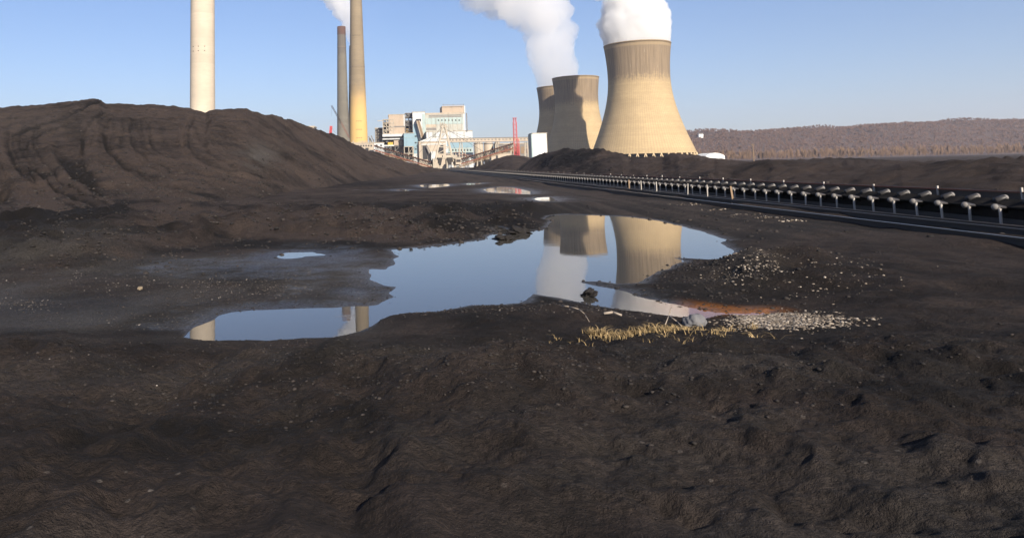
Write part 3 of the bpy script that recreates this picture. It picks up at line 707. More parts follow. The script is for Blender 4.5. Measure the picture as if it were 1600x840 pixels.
plume('steam_plume', [(551,74,4.5),(550,66,6),(548,52,8.5),(545,38,11),(540,24,14),(534,8,17),(525,-8,20),(510,-30,24),(490,-60,30)], 1330, M['thin_steam'],
      'thin pale steam drifting left from the hidden slim smokestack', 29, nseg=80)

# ------------------------------------------------------------------ plant buildings
def rect(x0, x1, y0, y1, Y):
    a = at((x0+x1)/2, (y0+y1)/2, Y); L = at(x0, (y0+y1)/2, Y).x; Rr = at(x1, (y0+y1)/2, Y).x
    return L, Rr, at((x0+x1)/2, y1, Y).z, at((x0+x1)/2, y0, Y).z
class Bld:
    def __init__(s, name, x0, x1, y0, Y, depth, mat, label, cat='building', y1=None, group=None, roof=True):
        s.Y = Y; L, Rr, zb, zt = rect(x0, x1, y0, y1 or 262, Y); zb = 0 if y1 is None else zb
        s.o = empty(name, ((L+Rr)/2, Y, 0), label, cat, group); s.org = s.o.location; s.L, s.R, s.zt, s.zb, s.depth = L, Rr, zt, zb, depth
        if mat: MB(s.org).box(L, Rr, Y, Y+depth, zb, zt).build('wall', mat, s.o)
        if mat and roof: MB(s.org).box(L-.4, Rr+.4, Y-.4, Y+depth+.4, zt, zt+.7).build('roof', M['palesteel'], s.o)
    def panel(s, name, x0, x1, y0, y1, mat, out=.3, thick=.5):
        L, Rr, zb, zt = rect(x0, x1, y0, y1, s.Y)
        return MB(s.org).box(L, Rr, s.Y-out, s.Y-out+thick, zb, zt).build(name, mat, s.o)
    def box(s, name, x0, x1, y0, y1, mat, dy0, dy1):
        L, Rr, zb, zt = rect(x0, x1, y0, y1, s.Y)
        return MB(s.org).box(L, Rr, s.Y+dy0, s.Y+dy1, zb, zt).build(name, mat, s.o)
    def bars(s, name, segs, w, mat, dy=-.6):
        b = MB(s.org)
        for (xa, ya, xb, yb) in segs:
            p = at(xa, ya, s.Y); q = at(xb, yb, s.Y); p.y += dy; q.y += dy; b.bar(p, q, w)
        return b.build(name, mat, s.o)
    def frame(s, name, x0, x1, y0, y1, nx, ny, w, mat, deck=None, depth=12, brace=True):
        L, Rr, zb, zt = rect(x0, x1, y0, y1, s.Y); b = MB(s.org)
        for i in range(nx+1):
            for d in (0, depth):
                x = L+(Rr-L)*i/nx; b.bar((x, s.Y+d, zb), (x, s.Y+d, zt), w)
        for j in range(ny+1):
            z = zb+(zt-zb)*j/ny
            for d in (0, depth): b.bar((L, s.Y+d, z), (Rr, s.Y+d, z), w)
            if deck: b.box(L, Rr, s.Y+.3, s.Y+depth, z-.25, z)
        if brace:
            for i in range(nx):
                for j in range(ny):
                    if (i+j) % 2 == 0: b.bar((L+(Rr-L)*i/nx, s.Y+.2, zb+(zt-zb)*j/ny), (L+(Rr-L)*(i+1)/nx, s.Y+.2, zb+(zt-zb)*(j+1)/ny), w*.6)
        return b.build(name, mat, s.o)
PY = 900
# main pale boiler house with penthouse
b = Bld('boiler_house', 665, 727, 177, PY, 60, M['palegrey'], 'pale weathered boiler house with louvre band, tallest block of the plant')
b.box('penthouse', 691, 725.5, 165, 176.2, M['beige'], 4, 40); b.box('penthouse_end', 725.6, 727.4, 165, 177, M['white'], 3.5, 40)
b.panel('cornice', 665, 724, 177.2, 178.6, M['cream']); b.panel('louvre', 670, 721, 179.6, 181, M['steel']); b.panel('louvre', 670, 721, 182, 183.2, M['steel'])
b.panel('cladding', 665.3, 723, 184, 194, M['teal'], .25); b.panel('cladding', 666, 681, 194.6, 199, M['cream'], .28); b.panel('cladding', 682, 726, 194.2, 204.5, M['palegrey'], .27)
b.panel('corner_panel', 724, 726.8, 178, 204, M['white'], .35); b.panel('stain_panel', 666, 690, 200, 203.5, M['steel'], .22)
for i in range(7): b.panel('window', 684+i*5.4, 686+i*5.4, 187, 189, M['dark'], .4, .3)
for i in range(9): b.panel('downpipe', 668+i*6.6, 668.35+i*6.6, 184, 203, M['palesteel'], .7, .5)
b.bars('handrail', [(692, 164, 725, 163.3), (692, 165, 692, 162.5), (708, 165, 708, 162.8), (724, 165, 724, 162.5)], .4, M['steel'])
# white turbine hall in front
b = Bld('turbine_hall', 667, 739, 205.5, PY-40, 38, M['white'], 'long white hall below the boiler house, blue band along its foot')
b.panel('blue_band', 699, 738.6, 222.5, 231, M['blue'], .3); b.panel('lower_wall', 700, 738.6, 231.4, 246, M['teal'], .25)
b.panel('steel_strip', 668, 738, 216.2, 217, M['steel'], .2)  # thin grey steel strip across the wall
for i in range(8): b.panel('window', 702+i*4.6, 704+i*4.6, 233, 236, M['dark'], .45, .3)
for i in range(3): b.box('roof_vent', 710+i*9, 713+i*9, 203.4, 205.5, M['steel'], 6, 12)
b.panel('duct', 728.5, 730, 177, 205, M['steel'], 1.5, 1.2); b.panel('doorway', 701, 705, 240, 246, M['dark'], .4); b.panel('stain_panel', 676, 681, 206, 216, M['palegrey'], .25)
for i in range(6): b.panel('downpipe', 670+i*11, 670.4+i*11, 206, 216, M['steel'], .6, .4)
# white-blue lift tower with inclined gallery
b = Bld('stair_tower', 645.6, 665, 175.5, PY-12, 40, M['white'], 'tall pale blue white tower block with brown inclined gallery on its face')
b.panel('blue_side', 646, 653, 194, 240, M['blue'], .2); b.panel('side_strip', 660, 664.8, 178, 217, M['teal'], .2)
gal = b.bars('inclined_gallery', [(652.5, 189.5, 660.5, 217)], 4.2, M['wood'], -6); b.bars('gallery_rail', [(650.8, 189.5, 658.2, 217), (654.8, 189, 663.2, 217)], .9, M['palesteel'], -8)
b.bars('gallery_leg', [(656, 204, 656, 258), (660, 216, 660, 258)], .8, M['steel'], -6)
b.panel('doorway', 654.5, 657, 219, 228, M['dark'], .4); b.panel('window', 648, 651, 212, 214, M['dark'], .4); b.panel('window', 648, 651, 222, 224, M['dark'], .4); b.panel('window', 648, 651, 232, 234, M['dark'], .4)
b.box('headhouse', 650, 657.5, 186.6, 189.5, M['dark'], -8, 0)
# beige upper block and open steel
b = Bld('precipitator_house', 608, 632.8, 179.5, PY, 40, M['beige'], 'beige windowless block above open steel floors left of the stair tower')
b.panel('dark_band', 608.3, 632.6, 197, 199, M['steel'], .3); b.panel('corner_panel', 630.6, 632.6, 180, 197, M['white'], .35)
b.frame('steel_frame', 598.5, 615.3, 187, 209, 3, 4, .9, M['palesteel'], True, 14)
for i in range(3): b.box('duct', 600.2, 605.2, 190+i*5.6, 193.6+i*5.6, M['dark'], 2, 9); b.box('duct', 608.6, 613, 189.5+i*5.6, 192.6+i*5.6, M['yellow'], 3, 10)
b.frame('steel_frame', 633, 645.4, 177, 208.5, 2, 5, .9, M['steel'], True, 16); b.box('duct', 634.5, 644.5, 179, 184, M['darksteel'], 2, 12)
b.box('duct', 634, 645, 188, 197, M['darksteel'], 2, 12); b.box('duct', 635, 643, 201, 206, M['yellow'], 2, 10)
b.bars('outrigger', [(590, 189, 598.5, 188.6)], .8, M['palesteel']); b.box('core', 599, 645, 189, 209, M['dark'], 15, 20)
b = Bld('coal_silo_block', 586.5, 598, 200.5, PY+20, 26, M['steel'], 'dark louvred block at the left end of the plant')
for i in range(4): b.panel('louvre', 587, 597.6, 202+i*4, 204+i*4, M['dark'], .35)
b.bars('mullion', [(587+i*2.2, 200.5, 587+i*2.2, 218) for i in range(6)], .45, M['palesteel'], -.7)
b = Bld('service_deck', 597.5, 631, 209.8, PY-14, 30, None, 'white framed open deck with beige cabin and yellow machines under the beige block')
b.box('deck', 597.5, 631, 209.5, 213.3, M['white'], 0, 30); b.box('deck', 597.5, 631, 216.2, 218, M['white'], -1, 30); b.box('cabin', 615.5, 629, 218.6, 227, M['beige'], 1, 20)
b.box('machine', 606, 614.5, 222, 227, M['yellow'], 4, 12); b.box('deck', 597.5, 616, 226.6, 228.4, M['white'], -1, 28); b.box('rear_wall', 598, 630.5, 213.4, 227, M['dark'], 20, 22)
b.frame('steel_frame', 598, 630.6, 228.4, 246, 5, 2, .8, M['steel'], False, 18); b.box('rear_wall', 598.5, 660, 229, 252, M['darksteel'], 22, 24)
b.box('hopper', 603, 607, 218.2, 222, M['steel'], 3, 9)
b = Bld('blue_house', 631.2, 646.8, 208.5, PY-30, 26, M['blue'], 'light blue box raised on steel legs beside the white tower', y1=229)
b.frame('leg_frame', 631.8, 646, 229.2, 250, 2, 2, .8, M['palesteel'], False, 16); b.panel('trim', 631.2, 646.8, 214.5, 215, M['teal'])
# low white buildings under the tan stack
b = Bld('office_block', 545, 584, 224.5, PY-60, 24, M['cream'], 'low cream building with pipework at the foot of the tan stack')
for i in range(9): b.panel('window', 547+i*4, 549.2+i*4, 226.5, 229, M['dark'], .4, .3)
b.bars('roof_pipe', [(545, 223, 584, 222.4), (552, 219.5, 552, 224.5), (566, 219.5, 566, 224.5), (578, 219, 578, 224.5), (560, 221, 575, 220.7)], .7, M['palesteel'])
b.panel('doorway', 571, 576, 231, 240, M['dark'], .4)
b = Bld('pump_house', 584.5, 600.5, 223.5, PY-90, 16, M['white'], 'small plain white block above the left wing conveyor'); b.panel('window', 587, 590, 226, 228.4, M['dark'], .35); b.panel('window', 594, 597, 226, 228.4, M['dark'], .35)
b = Bld('pipe_rack', 575, 585, 214, PY-20, 5, None, 'leaning dark pipes beside the tan stack', 'pipework')
b.bars('pipe', [(576, 213, 581, 224), (580, 212, 585, 224), (578, 216, 583, 226)], 1.2, M['steel']); b.bars('post', [(577, 214, 577, 232), (584, 218, 584, 232)], .7, M['darksteel'])
# low roof glimpsed over the big pile
b = Bld('shed', 468, 491, 199, 420, 14, M['cream'], 'low beige roof peeping over the ridge of the big coal pile'); b.box('vent', 474, 477, 197.6, 199, M['palesteel'], 2, 5)
# cream crusher house in front of the tower
b = Bld('crusher_house', 655, 697, 222, PY-150, 30, M['cream'], 'cream shed with dark doorways and curved roof behind the stacker')
bb = MB(b.org); Lx, Rx = b.L, b.R; zt = b.zt
pr = [(Lx+(Rx-Lx)*i/14, zt+.75+3.4*math.sin(math.pi*i/14)) for i in range(15)]
bb.add([(x, y, z) for y in (b.Y-.3, b.Y+30.3) for x, z in pr], [tuple(range(15))[::-1], tuple(range(15, 30))]+[(i, i+1, 16+i, 15+i) for i in range(14)]+[(14, 0, 15, 29)])
bb.build('curved_roof', M['white'], b.o)
b.panel('doorway', 660.5, 668, 227.5, 249, M['dark'], .35); b.panel('door_trim', 659.2, 660.3, 226.5, 249, M['palesteel'], .5); b.panel('doorway', 684, 693, 227, 240, M['dark'], .35); b.panel('lintel', 658, 696, 224.6, 226.2, M['white'], .4)
b.bars('stair', [(666, 229, 674, 248), (668, 229, 676, 248)], .8, M['steel'], -3); b.box('kiosk', 673, 680, 237, 250, M['white'], -8, -2)
# pipe clutter below the blue band
b = Bld('transformer_yard', 704, 737, 232, PY-170, 8, None, 'cluster of cream and grey pipes and tanks before the blue band wall', 'pipework')
for x, yt in ((708, 240), (712, 236), (717, 231), (722, 239), (727, 234), (731, 242)):
    b.bars('post', [(x, yt, x, 258)], .7, M['palesteel'])
for x0, x1, y0, y1, mm in ((705, 711, 243, 254, 'cream'), (713, 719, 247, 256, 'palesteel'), (724, 730, 241, 252, 'steel'), (731, 736, 246, 255, 'white')):
    b.box('cabinet', x0, x1, y0, y1, M[mm], 0, 5)
b.bars('pipe', [(705, 243, 736, 242), (712, 248, 733, 247), (708, 238.6, 720, 238.2), (722, 237, 731, 247)], .5, M['rust'], -1)
# storage silos under the gallery
for i, (x0, x1) in enumerate(((741, 755), (756.5, 771), (772.5, 782))):
    c = at((x0+x1)/2, 235, PY-20); rr = (x1-x0)/2*(PY-20)/F; zt = at((x0+x1)/2, 223.5, PY-20).z
    o = empty('silo', (c.x, PY-20, 0), ('left beige silo under the gallery next to the white hall', 'middle beige silo under the gallery', 'narrow beige silo at the right end of the row')[i], 'silo', 'silos under the gallery')
    MB().lathe([(rr, 0), (rr, zt), (rr*.3, zt+2)], 40).build('shell', M['cream'], o, True); MB().lathe([(rr+.25, zt-1.4), (rr+.25, zt-.2)], 40, caps=False).build('band', M['steel'], o)
# long conveyor gallery on trestles
o = empty('conveyor_gallery', (at(765, 218, PY-70).x, PY-70, 0), 'long beige covered gallery on trestles crossing in front of the silos', 'conveyor gallery')
g = MB(o.location); p = at(699, 219.6, PY-70); q = at(833, 217.4, PY-70); g.bar(p, q, 4, 4.2); g.build('gallery', M['cream'], o)
g = MB(o.location); g.bar(p+Vector((0, -2.3, -2.2)), q+Vector((0, -2.3, -2.2)), .5, .7); g.bar(p+Vector((0, -2.3, 2.2)), q+Vector((0, -2.3, 2.2)), .5, .6); g.build('edge_beam', M['steel'], o)
for i in range(24):
    c = p+(q-p)*((i+.5)/24); MB(o.location).box(c.x-.9, c.x+.9, c.y-2.25, c.y-2.0, c.z-.3, c.z+.9).build('window', M['steel'], o)
for x in (720, 748, 776, 800, 822):
    a = at(x, 222, PY-70); g = MB(o.location)
    for sx in (-1, 1):
        for sy in (-1, 1): g.bar((a.x+sx*1, a.y+sy*1.5, a.z), (a.x+sx*2.6, a.y+sy*3, 0), .7)
    for k in (.25, .5, .75): g.bar((a.x-1-1.6*(1-k), a.y-2, a.z*k), (a.x+1+1.6*(1-k), a.y-2, a.z*k), .5)
    g.build('trestle', M['palesteel'], o)
# dark lower gallery and wall behind the red tower
b = Bld('transfer_shed', 776, 831, 224.5, PY-40, 20, M['steel'], 'long grey shed with brown panels behind the red lattice tower')
for i in range(6): b.panel('panel', 778+i*9, 785+i*9, 229, 240, M['rust' if i % 2 else 'wood'], .3)
b.panel('roof_strip', 776, 831, 223.4, 225, M['palesteel'], .5)
b = Bld('low_wall_block', 768, 800, 240, PY-200, 14, M['cream'], 'low cream block under the right wing conveyor'); b.panel('doorway', 775, 778, 243, 250, M['dark'])
# bright white tall building
b = Bld('white_tower_house', 833, 855.5, 208.8, 640, 14, M['white_clean'], 'bright plain white boxy building left of the cooling towers'); b.panel('teal_edge', 830.8, 833, 209.2, 262, M['teal'], .1, 14)
b.panel('edge_trim', 854.6, 855.5, 209, 262, M['palesteel'], .25); b.panel('joint', 843.9, 844.15, 209, 262, M['palesteel'], .12, .2)
# white domed roof right of tower and white house on the ridge
b = Bld('white_shed', 1103, 1133, 243.6, 800, 30, M['white_clean'], 'low white shed with a rounded roof right of the largest cooling tower', roof=False)
bb = MB(b.org); pr = [(b.L+(b.R-b.L)*i/10, b.zt+3.2*math.sin(math.pi*i/10)**.8) for i in range(11)]
bb.add([(x, y, z) for y in (b.Y-.3, b.Y+30.3) for x, z in pr], [tuple(range(11))[::-1], tuple(range(11, 22))]+[(i, i+1, 12+i, 11+i) for i in range(10)]+[(10, 0, 11, 21)]); bb.build('roof', M['white_clean'], b.o)
b = Bld('white_shed', 1088, 1101, 243, 880, 20, M['white_clean'], 'small white shed touching the foot of the largest cooling tower'); b.panel('door', 1093, 1096, 244.5, 248, M['steel'])
hp = at(1094, 203, 1990); hz = float(hill_z(np.array([hp.x]), np.array([hp.y]))[0])
o = empty('house', (hp.x, hp.y, hz), 'tiny white house among trees on the hilltop', 'house'); MB().box(-6, 6, -4, 4, -3, 8).build('wall', M['white_clean'], o)
MB().add([(-6.6, -4.6, 8.1), (6.6, -4.6, 8.1), (6.6, 4.6, 8.1), (-6.6, 4.6, 8.1), (-6.6, 0, 11), (6.6, 0, 11)], [(0, 1, 5, 4), (2, 3, 4, 5), (0, 4, 3), (1, 2, 5), (0, 3, 2, 1)]).build('roof', M['steel'], o)
# tall pole in the tawny trees
for x, yt, lb in ((1176, 224, 'tall pale wooden pole standing before the tawny trees'),):
    a = at(x, yt, 700); o = empty('utility_pole', (a.x, 700, 0), lb, 'utility pole'); MB().tube((0, 0, 0), (0, 0, a.z), .55, .35, 8).build('pole', M['wood'], o); MB().bar((-2.2, 0, a.z-1.6), (2.2, 0, a.z-1.6), .3).build('crossarm', M['wood'], o)

# ------------------------------------------------------------------ red lattice tower, cranes
a = at(804, 184.5, 560); o = empty('lattice_tower', (a.x, 560, 0), 'red steel lattice tower standing beside the small coal heap', 'lattice tower')
w = 2.0
MB().truss((0, 0, 0), (0, 0, a.z-3), w*1.2, w*1.2, 18, .26).build('shaft', M['red'], o)
MB().truss((0, 0, a.z-3), (0, 0, a.z), w*.9, w*.9, 1, .26).box(-1.6, 1.6, -1.6, 1.6, a.z-.2, a.z+.1).build('head', M['red'], o)
g = MB(); zz = at(804, 217, 560).z
g.truss((1.9, 0, 0), (1.9, 0, zz), 1.3, 1.5, 9, .22).build('side_frame', M['red'], o)
def crane(x0, y0, x1, y1, Y, label, mat, w, mast=None):
    a = at(x0, y0, Y); b_ = at(x1, y1, Y); foot = Vector((b_.x, Y, 0))
    o = empty('crane', foot, label, 'crane'); g = MB(foot); g.truss(b_, a, w, w, 14, .28*w/1.4); g.build('boom', mat, o)
    g = MB(foot); g.box(foot.x-2, foot.x+4, Y-1.7, Y+1.7, 1.5, max(b_.z+1, 4)); g.build('house', M['steel'], o)
    g = MB(foot)
    for sy in (-1, 1): g.box(foot.x-3.5, foot.x+3.5, Y+sy*2-.5, Y+sy*2+.5, 0, 1.5)
    g.build('track', M['darksteel'], o)
    g = MB(foot); g.bar(a, a-Vector((0, 0, 14)), .12); g.bar(a, foot+Vector((5, 0, b_.z+3)), .12); g.build('cable', M['darksteel'], o)
    return o
crane(518, 165, 547, 217, 1000, 'long red crane boom slanting in front of the grey smokestack', M['rust'], 1.6)
crane(517.4, 197, 516, 213, 700, 'short upright red crane mast above the ridge of the big pile', M['red'], 2.0)

# ------------------------------------------------------------------ stacker
SY = 450
st = empty('stacker', (at(693, 262, SY).x, SY, 0), 'pale steel coal stacker with tall A frame and two sloping wing conveyors', 'coal stacker'); so_ = st.location
def P_(x, y, dy=0):
    q = at(x, y, SY); q.y += dy; return q
g = MB(so_)
for dy in (-3, 3):
    g.bar(P_(691.5, 196, dy*.4), P_(680, 252, dy), .75); g.bar(P_(695, 196, dy*.4), P_(708, 252, dy), .75)
    for k in (.2, .4, .6, .8):
        g.bar(P_(691.5-11.5*k, 196+56*k, dy*(.4+.6*k)), P_(695+13*k, 196+56*k, dy*(.4+.6*k)), .4)
        g.bar(P_(691.5-11.5*k, 196+56*k, dy*(.4+.6*k)), P_(695+13*(k-.2), 196+56*(k-.2), dy*(.4+.6*(k-.2))), .3)
g.build('mast', M['palesteel'], st)
g = MB(so_); g.truss(P_(690, 197), P_(689.6, 191.5), 1.6, 1.6, 2, .3); g.truss(P_(695, 196), P_(695.6, 193), 1.4, 1.4, 1, .3); g.box(P_(688, 198).x, P_(699, 198).x, SY-1.6, SY+1.6, P_(690, 199).z, P_(690, 197.4).z); g.build('head', M['palesteel'], st)
g = MB(so_)
for (xa, ya, xb, yb) in ((694, 203, 741, 217), (693, 199, 760, 240), (690, 203, 628, 244), (690, 199, 646, 249), (698, 207, 722, 254), (688, 208, 668, 256), (672, 214, 690, 213), (672, 214, 672, 232)): g.bar(P_(xa, ya), P_(xb, yb), .16)
g.build('stay_cable', M['darksteel'], st)
g = MB(so_); g.box(P_(676, 0).x, P_(712, 0).x, SY-4, SY+4, 6.6, 7.6)
for x in (677, 688, 698, 711):
    for dy in (-3.5, 3.5): g.bar(Vector((P_(x, 262).x, SY+dy, 1)), Vector((P_(x, 250).x, SY+dy, 7)), .9)
g.bar(Vector((P_(677, 262).x, SY-3.6, 1)), Vector((P_(688, 250).x, SY-3.6, 7)), .5); g.bar(Vector((P_(711, 262).x, SY-3.6, 1)), Vector((P_(698, 250).x, SY-3.6, 7)), .5)
g.build('portal_frame', M['palesteel'], st)
for x in (677, 711):
    g = MB(so_); xx = P_(x, 262).x; g.box(xx-2.6, xx+2.6, SY-4.2, SY+4.2, .3, 1.5); g.build('bogie', M['darksteel'], st)
for x0, x1 in ((682.5, 690.5), (697.5, 706.5)):
    g = MB(so_); L, Rr = P_(x0, 250).x, P_(x1, 250).x; zt, zb = P_(690, 246.5).z, P_(690, 258).z
    g.add([(L, SY-5, zt), (Rr, SY-5, zt), (Rr, SY-1, zt), (L, SY-1, zt), (L+1, SY-4.6, zb), (Rr-1, SY-4.6, zb), (Rr-1, SY-2, zb), (L+1, SY-2, zb)],
          [(0, 1, 5, 4), (1, 2, 6, 5), (2, 3, 7, 6), (3, 0, 4, 7), (0, 3, 2, 1), (4, 5, 6, 7)]); g.build('chute', M['darksteel'], st)
g = MB(so_); q = P_(715, 250); g.box(q.x-1.6, q.x+1.6, SY-5, SY-1.6, 3.2, 6.6); cb = g.build('cab', M['cream'], st); g = MB(so_); g.box(q.x-1.3, q.x+1.3, SY-5.06, SY-4.9, 4.6, 6.1); g.build('window', M['dark'], cb)
g = MB(so_); g.box(P_(684, 0).x, P_(706, 0).x, SY-3, SY+3, P_(695, 246).z, P_(695, 242.5).z); g.build('machinery_deck', M['palesteel'], st)
for (xa, ya, xb, yb, lowx, lowy) in ((678, 259, 585, 231.5, 0, 0), (709, 256, 801, 228.5, 0, 0)):
    w_ = MB(so_); A_ = P_(xa, ya); B_ = P_(xb, yb); w_.truss(A_, B_, 3.0, 2.0, 20, .30); wo_ = w_.build('wing_conveyor', M['darksteel'], st)
    g = MB(so_); up = Vector((0, 0, 1.35)); g.bar(A_+up, B_+up, 2.2, .9); g.build('belt', M['rubber'], wo_)
    for k in range(34):
        c = A_+(B_-A_)*(k/33)+Vector((0, 0, 1.0)); g = MB(so_); g.bar(c+Vector((0, -1.5, 0)), c+Vector((0, -1.5, 1.0)), .28); g.build('idler', M['rust'], wo_)
    g = MB(so_); dn = Vector((0, 0, -3.6)); g.truss(A_+dn+Vector((0, 0, .8)), B_+Vector((0, 0, -1.6)), 2.4, .9, 18, .26); g.build('lower_truss', M['wood'], wo_)
    g = MB(so_); g.bar(A_+Vector((0, -1.7, -1.3)), B_+Vector((0, -1.7, -1.2)), .25, .7); g.build('walkway', M['rust'], wo_)
# pale trestle bents carrying the left wing
# ------------------------------------------------------------------ yard conveyor
cv = empty('belt_conveyor', conv(60, 19, 0), 'long low belt conveyor with grey idler stands running from the right foreground to the stacker', 'belt conveyor'); co = cv.location
T0, T1_ = 17.0, 446.0
def run(name, s, z, w, h, mat, t0=T0, t1=T1_):
    g = MB(co); n = 24
    ts = np.geomspace(t0, t1, n+1)
    for a_, b_ in zip(ts[:-1], ts[1:]): g.bar(conv(a_, s, z), conv(b_, s, z), w, h)
    return g.build(name, mat, cv)
run('stringer', 18.15, .42, .10, .16, M['darksteel']); run('stringer', 20.05, .42, .10, .16, M['darksteel'])
g = MB(co)                                              # troughed carrying belt
prof = [(18.05, .83), (18.55, .68), (19.65, .72), (20.15, .96)]
tt = np.geomspace(T0, T1_, 40); vs_ = [conv(t, s, z) for t in tt for s, z in prof]
g.add(vs_, [(i*4+j, i*4+j+1, i*4+j+5, i*4+j+4) for i in range(39) for j in range(3)]); g.build('belt', M['rubber'], cv)
run('return_belt', 19.1, .34, 1.5, .03, M['rubber']); run('base_slab', 19.1, .12, 2.9, .16, M['darksteel'])
run('cable_tray', 17.55, .34, .22, .10, M['darksteel']); run('pipe', 17.35, .22, .12, .12, M['steel'])
run('far_fence_cable', 21.5, 1.10, .05, .05, M['rust']); run('side_plate', 21.6, .66, .06, .95, M['darksteel']); run('side_plate', 18.3, .55, .05, .62, M['rubber'])
def idler(t, side, g1, g2, jit=0.0):
    # stand: post and bracket on one side; roller: domed end of the wing roller
    s, sg, zt = ((17.98, -1, .80), (20.22, 1, .94))[side]
    g1.tube(conv(t, s, .20), conv(t, s+jit*.02, zt), .042, .042, 8); g1.tube(conv(t, s, zt-.04), conv(t+.16, s-sg*.10, zt+.02), .042, .042, 8)
    a = conv(t+.16, s-sg*.34, zt-.06)-g2.o; b_ = conv(t+.16, s, zt+.04)-g2.o; d_ = (b_-a).normalized()
    r = d_.cross(Vector((0, 0, 1))).normalized(); u = r.cross(d_); n = 10; L = (b_-a).length
    prof = [(.001, 0), (.11, 0), (.11, L), (.10, L+.05), (.07, L+.09), (.001, L+.11)]
    V = [g2.o+a+d_*z+(r*math.cos(2*math.pi*i/n)+u*math.sin(2*math.pi*i/n))*q for q, z in prof for i in range(n)]
    g2.add(V, [(j*n+i, j*n+(i+1) % n, (j+1)*n+(i+1) % n, (j+1)*n+i) for j in range(5) for i in range(n)])
def two_tone(o):
    o.data.materials.append(M['roller']); k = np.arange(len(o.data.polygons)) % 50
    o.data.polygons.foreach_set('material_index', (k >= 20).astype(np.int32))
ST = np.arange(17.6, 445, 1.28)
for t in ST[:50]:
    for side in (0, 1):
        g1 = MB(co); g2 = MB(co); idler(t, side, g1, g2, random.uniform(-1, 1)); s_ = g1.build('idler_stand', M['galv'], cv); two_tone(g2.build('roller', M['darksteel'], s_, True))
g1 = MB(co); g2 = MB(co)
for t in ST[50:]:
    for side in (0, 1): idler(t, side, g1, g2)
r_ = g1.build('idler_stand', M['galv'], cv); r_['kind'] = 'stuff'; r_ = g2.build('roller', M['darksteel'], r_, True); two_tone(r_); r_['kind'] = 'stuff'
for i, t in enumerate(np.arange(19, 200, 4.3)):
    g = MB(co); g.bar(conv(t, 21.5, .1), conv(t, 21.5, 1.20+random.uniform(-.05, .08)), .06); g.build('fence_post', M['galv'], cv)
# taller posts on the near side of the conveyor
posts = [(1128, 'orange brown timber', 'leaning orange brown board propped against the near side of the conveyor', .30, 'wood'), (1090, '', 'tall grey steel post on the near side of the conveyor, right of the leaning pair', 0, 'galv'), (1060, '', 'tilted pale post against the conveyor between upright posts', -.14, 'galv'),
         (1014, '', 'upright grey post by the conveyor below the cooling tower legs', 0, 'galv'), (991, '', 'thin grey post by the conveyor left of the cooling tower legs', .03, 'galv'), (973, '', 'short rusty post against the conveyor at the left of the post row', .08, 'wood')]
for x, _, lb, tilt, mm in posts:
    tt_ = F*17.4/(x-VPX); g = MB(conv(tt_, 17.4, 0)); g.bar(conv(tt_, 17.4, .05), conv(tt_+tilt, 17.4+.1*abs(tilt), 1.02), .055 if mm == 'galv' else .10, .05)
    o = g.build('post', M[mm]); o.location = conv(tt_, 17.4, 0); tag(o, lb, 'post')
# rails of the stacker track
for s, lb in ((15.15, 'near rusty rail of the stacker track along the road edge'), (16.9, 'second rail of the stacker track close beside the conveyor')):
    o = empty('track_rail', conv(60, s, 0), lb, 'rail'); g = MB(o.location)
    ts = np.geomspace(14, 450, 26)
    for a_, b_ in zip(ts[:-1], ts[1:]): g.bar(conv(a_, s, .36), conv(b_, s, .36), .11, .05)
    g.build('rail_head', M['rail'], o); g = MB(o.location)
    for a_, b_ in zip(ts[:-1], ts[1:]): g.bar(conv(a_, s, .24), conv(b_, s, .24), .07, .19); g.bar(conv(a_, s, .12), conv(b_, s, .12), .22, .05)
    g.build('rail_base', M['darksteel'], o)
g = MB(); g.bar(conv(12, 16.1, .03), conv(450, 16.1, .03), 2.5, .13); o = g.build('track_bed', M['darksteel']); tag(o, 'dark ballast strip under the stacker rails', 'track bed', kind='structure')

# ------------------------------------------------------------------ foreground stones, grass, debris
ICO = None
def stones(name, X, Y, Z, size, mat, label, flat=.7, sink=.5):
    import bmesh
    bm = bmesh.new(); bmesh.ops.create_icosphere(bm, subdivisions=1, radius=1); bv = np.array([v.co[:] for v in bm.verts]); bf = np.array([[v.index for v in f.verts] for f in bm.faces]); bm.free()
    n = len(X); k = len(bv)
    s = size[:, None, None]*np.stack([rng.uniform(.7, 1.3, n), rng.uniform(.7, 1.3, n), rng.uniform(.5, 1.0, n)*flat], -1)[:, None, :]
    v = bv[None]*(1+rng.uniform(-.28, .28, (n, k, 1)))*s
    a = rng.uniform(0, 6.283, n)[:, None]; c, s_ = np.cos(a), np.sin(a)
    v = np.stack([v[..., 0]*c-v[..., 1]*s_, v[..., 0]*s_+v[..., 1]*c, v[..., 2]], -1)
    v = v+np.stack([X, Y, Z+size*flat*(.5-sink)], -1)[:, None, :]
    f = (bf[None]+(np.arange(n)*k)[:, None, None]).reshape(-1, 3)
    return tag(link(name, arr_mesh(name, v.reshape(-1, 3), f), mat), label, 'stones', kind='stuff')
def scatter(specs):
    xs, ys, ss = [], [], []
    for cx, cy_, rx, ry, n, s0, s1 in specs:
        x = rng.normal(cx, rx*.5, n); y = rng.normal(cy_, ry*.5, n)
        ok = y > yh(x)+12
        for a_, b_ in zip(x[ok], y[ok]):
            p = gnd(a_, b_); xs.append(p.x); ys.append(p.y)
        ss.append(s0+(s1-s0)*rng.random(ok.sum())**3)
    X = np.array(xs); Y = np.array(ys); return X, Y, zgs(X, Y), np.concatenate(ss)
X, Y, Z, s = scatter([(1205, 508, 56, 13, 2600, .008, .034), (1245, 524, 90, 18, 1800, .006, .034), (1160, 440, 70, 16, 320, .008, .03), (1178, 450, 50, 8, 220, .010, .034), (1290, 456, 120, 24, 220, .008, .03)])
k = Z > .02
stones('gravel', X[k], Y[k], Z[k], s[k], M['gravel'], 'loose pale gravel on the bank at the right')
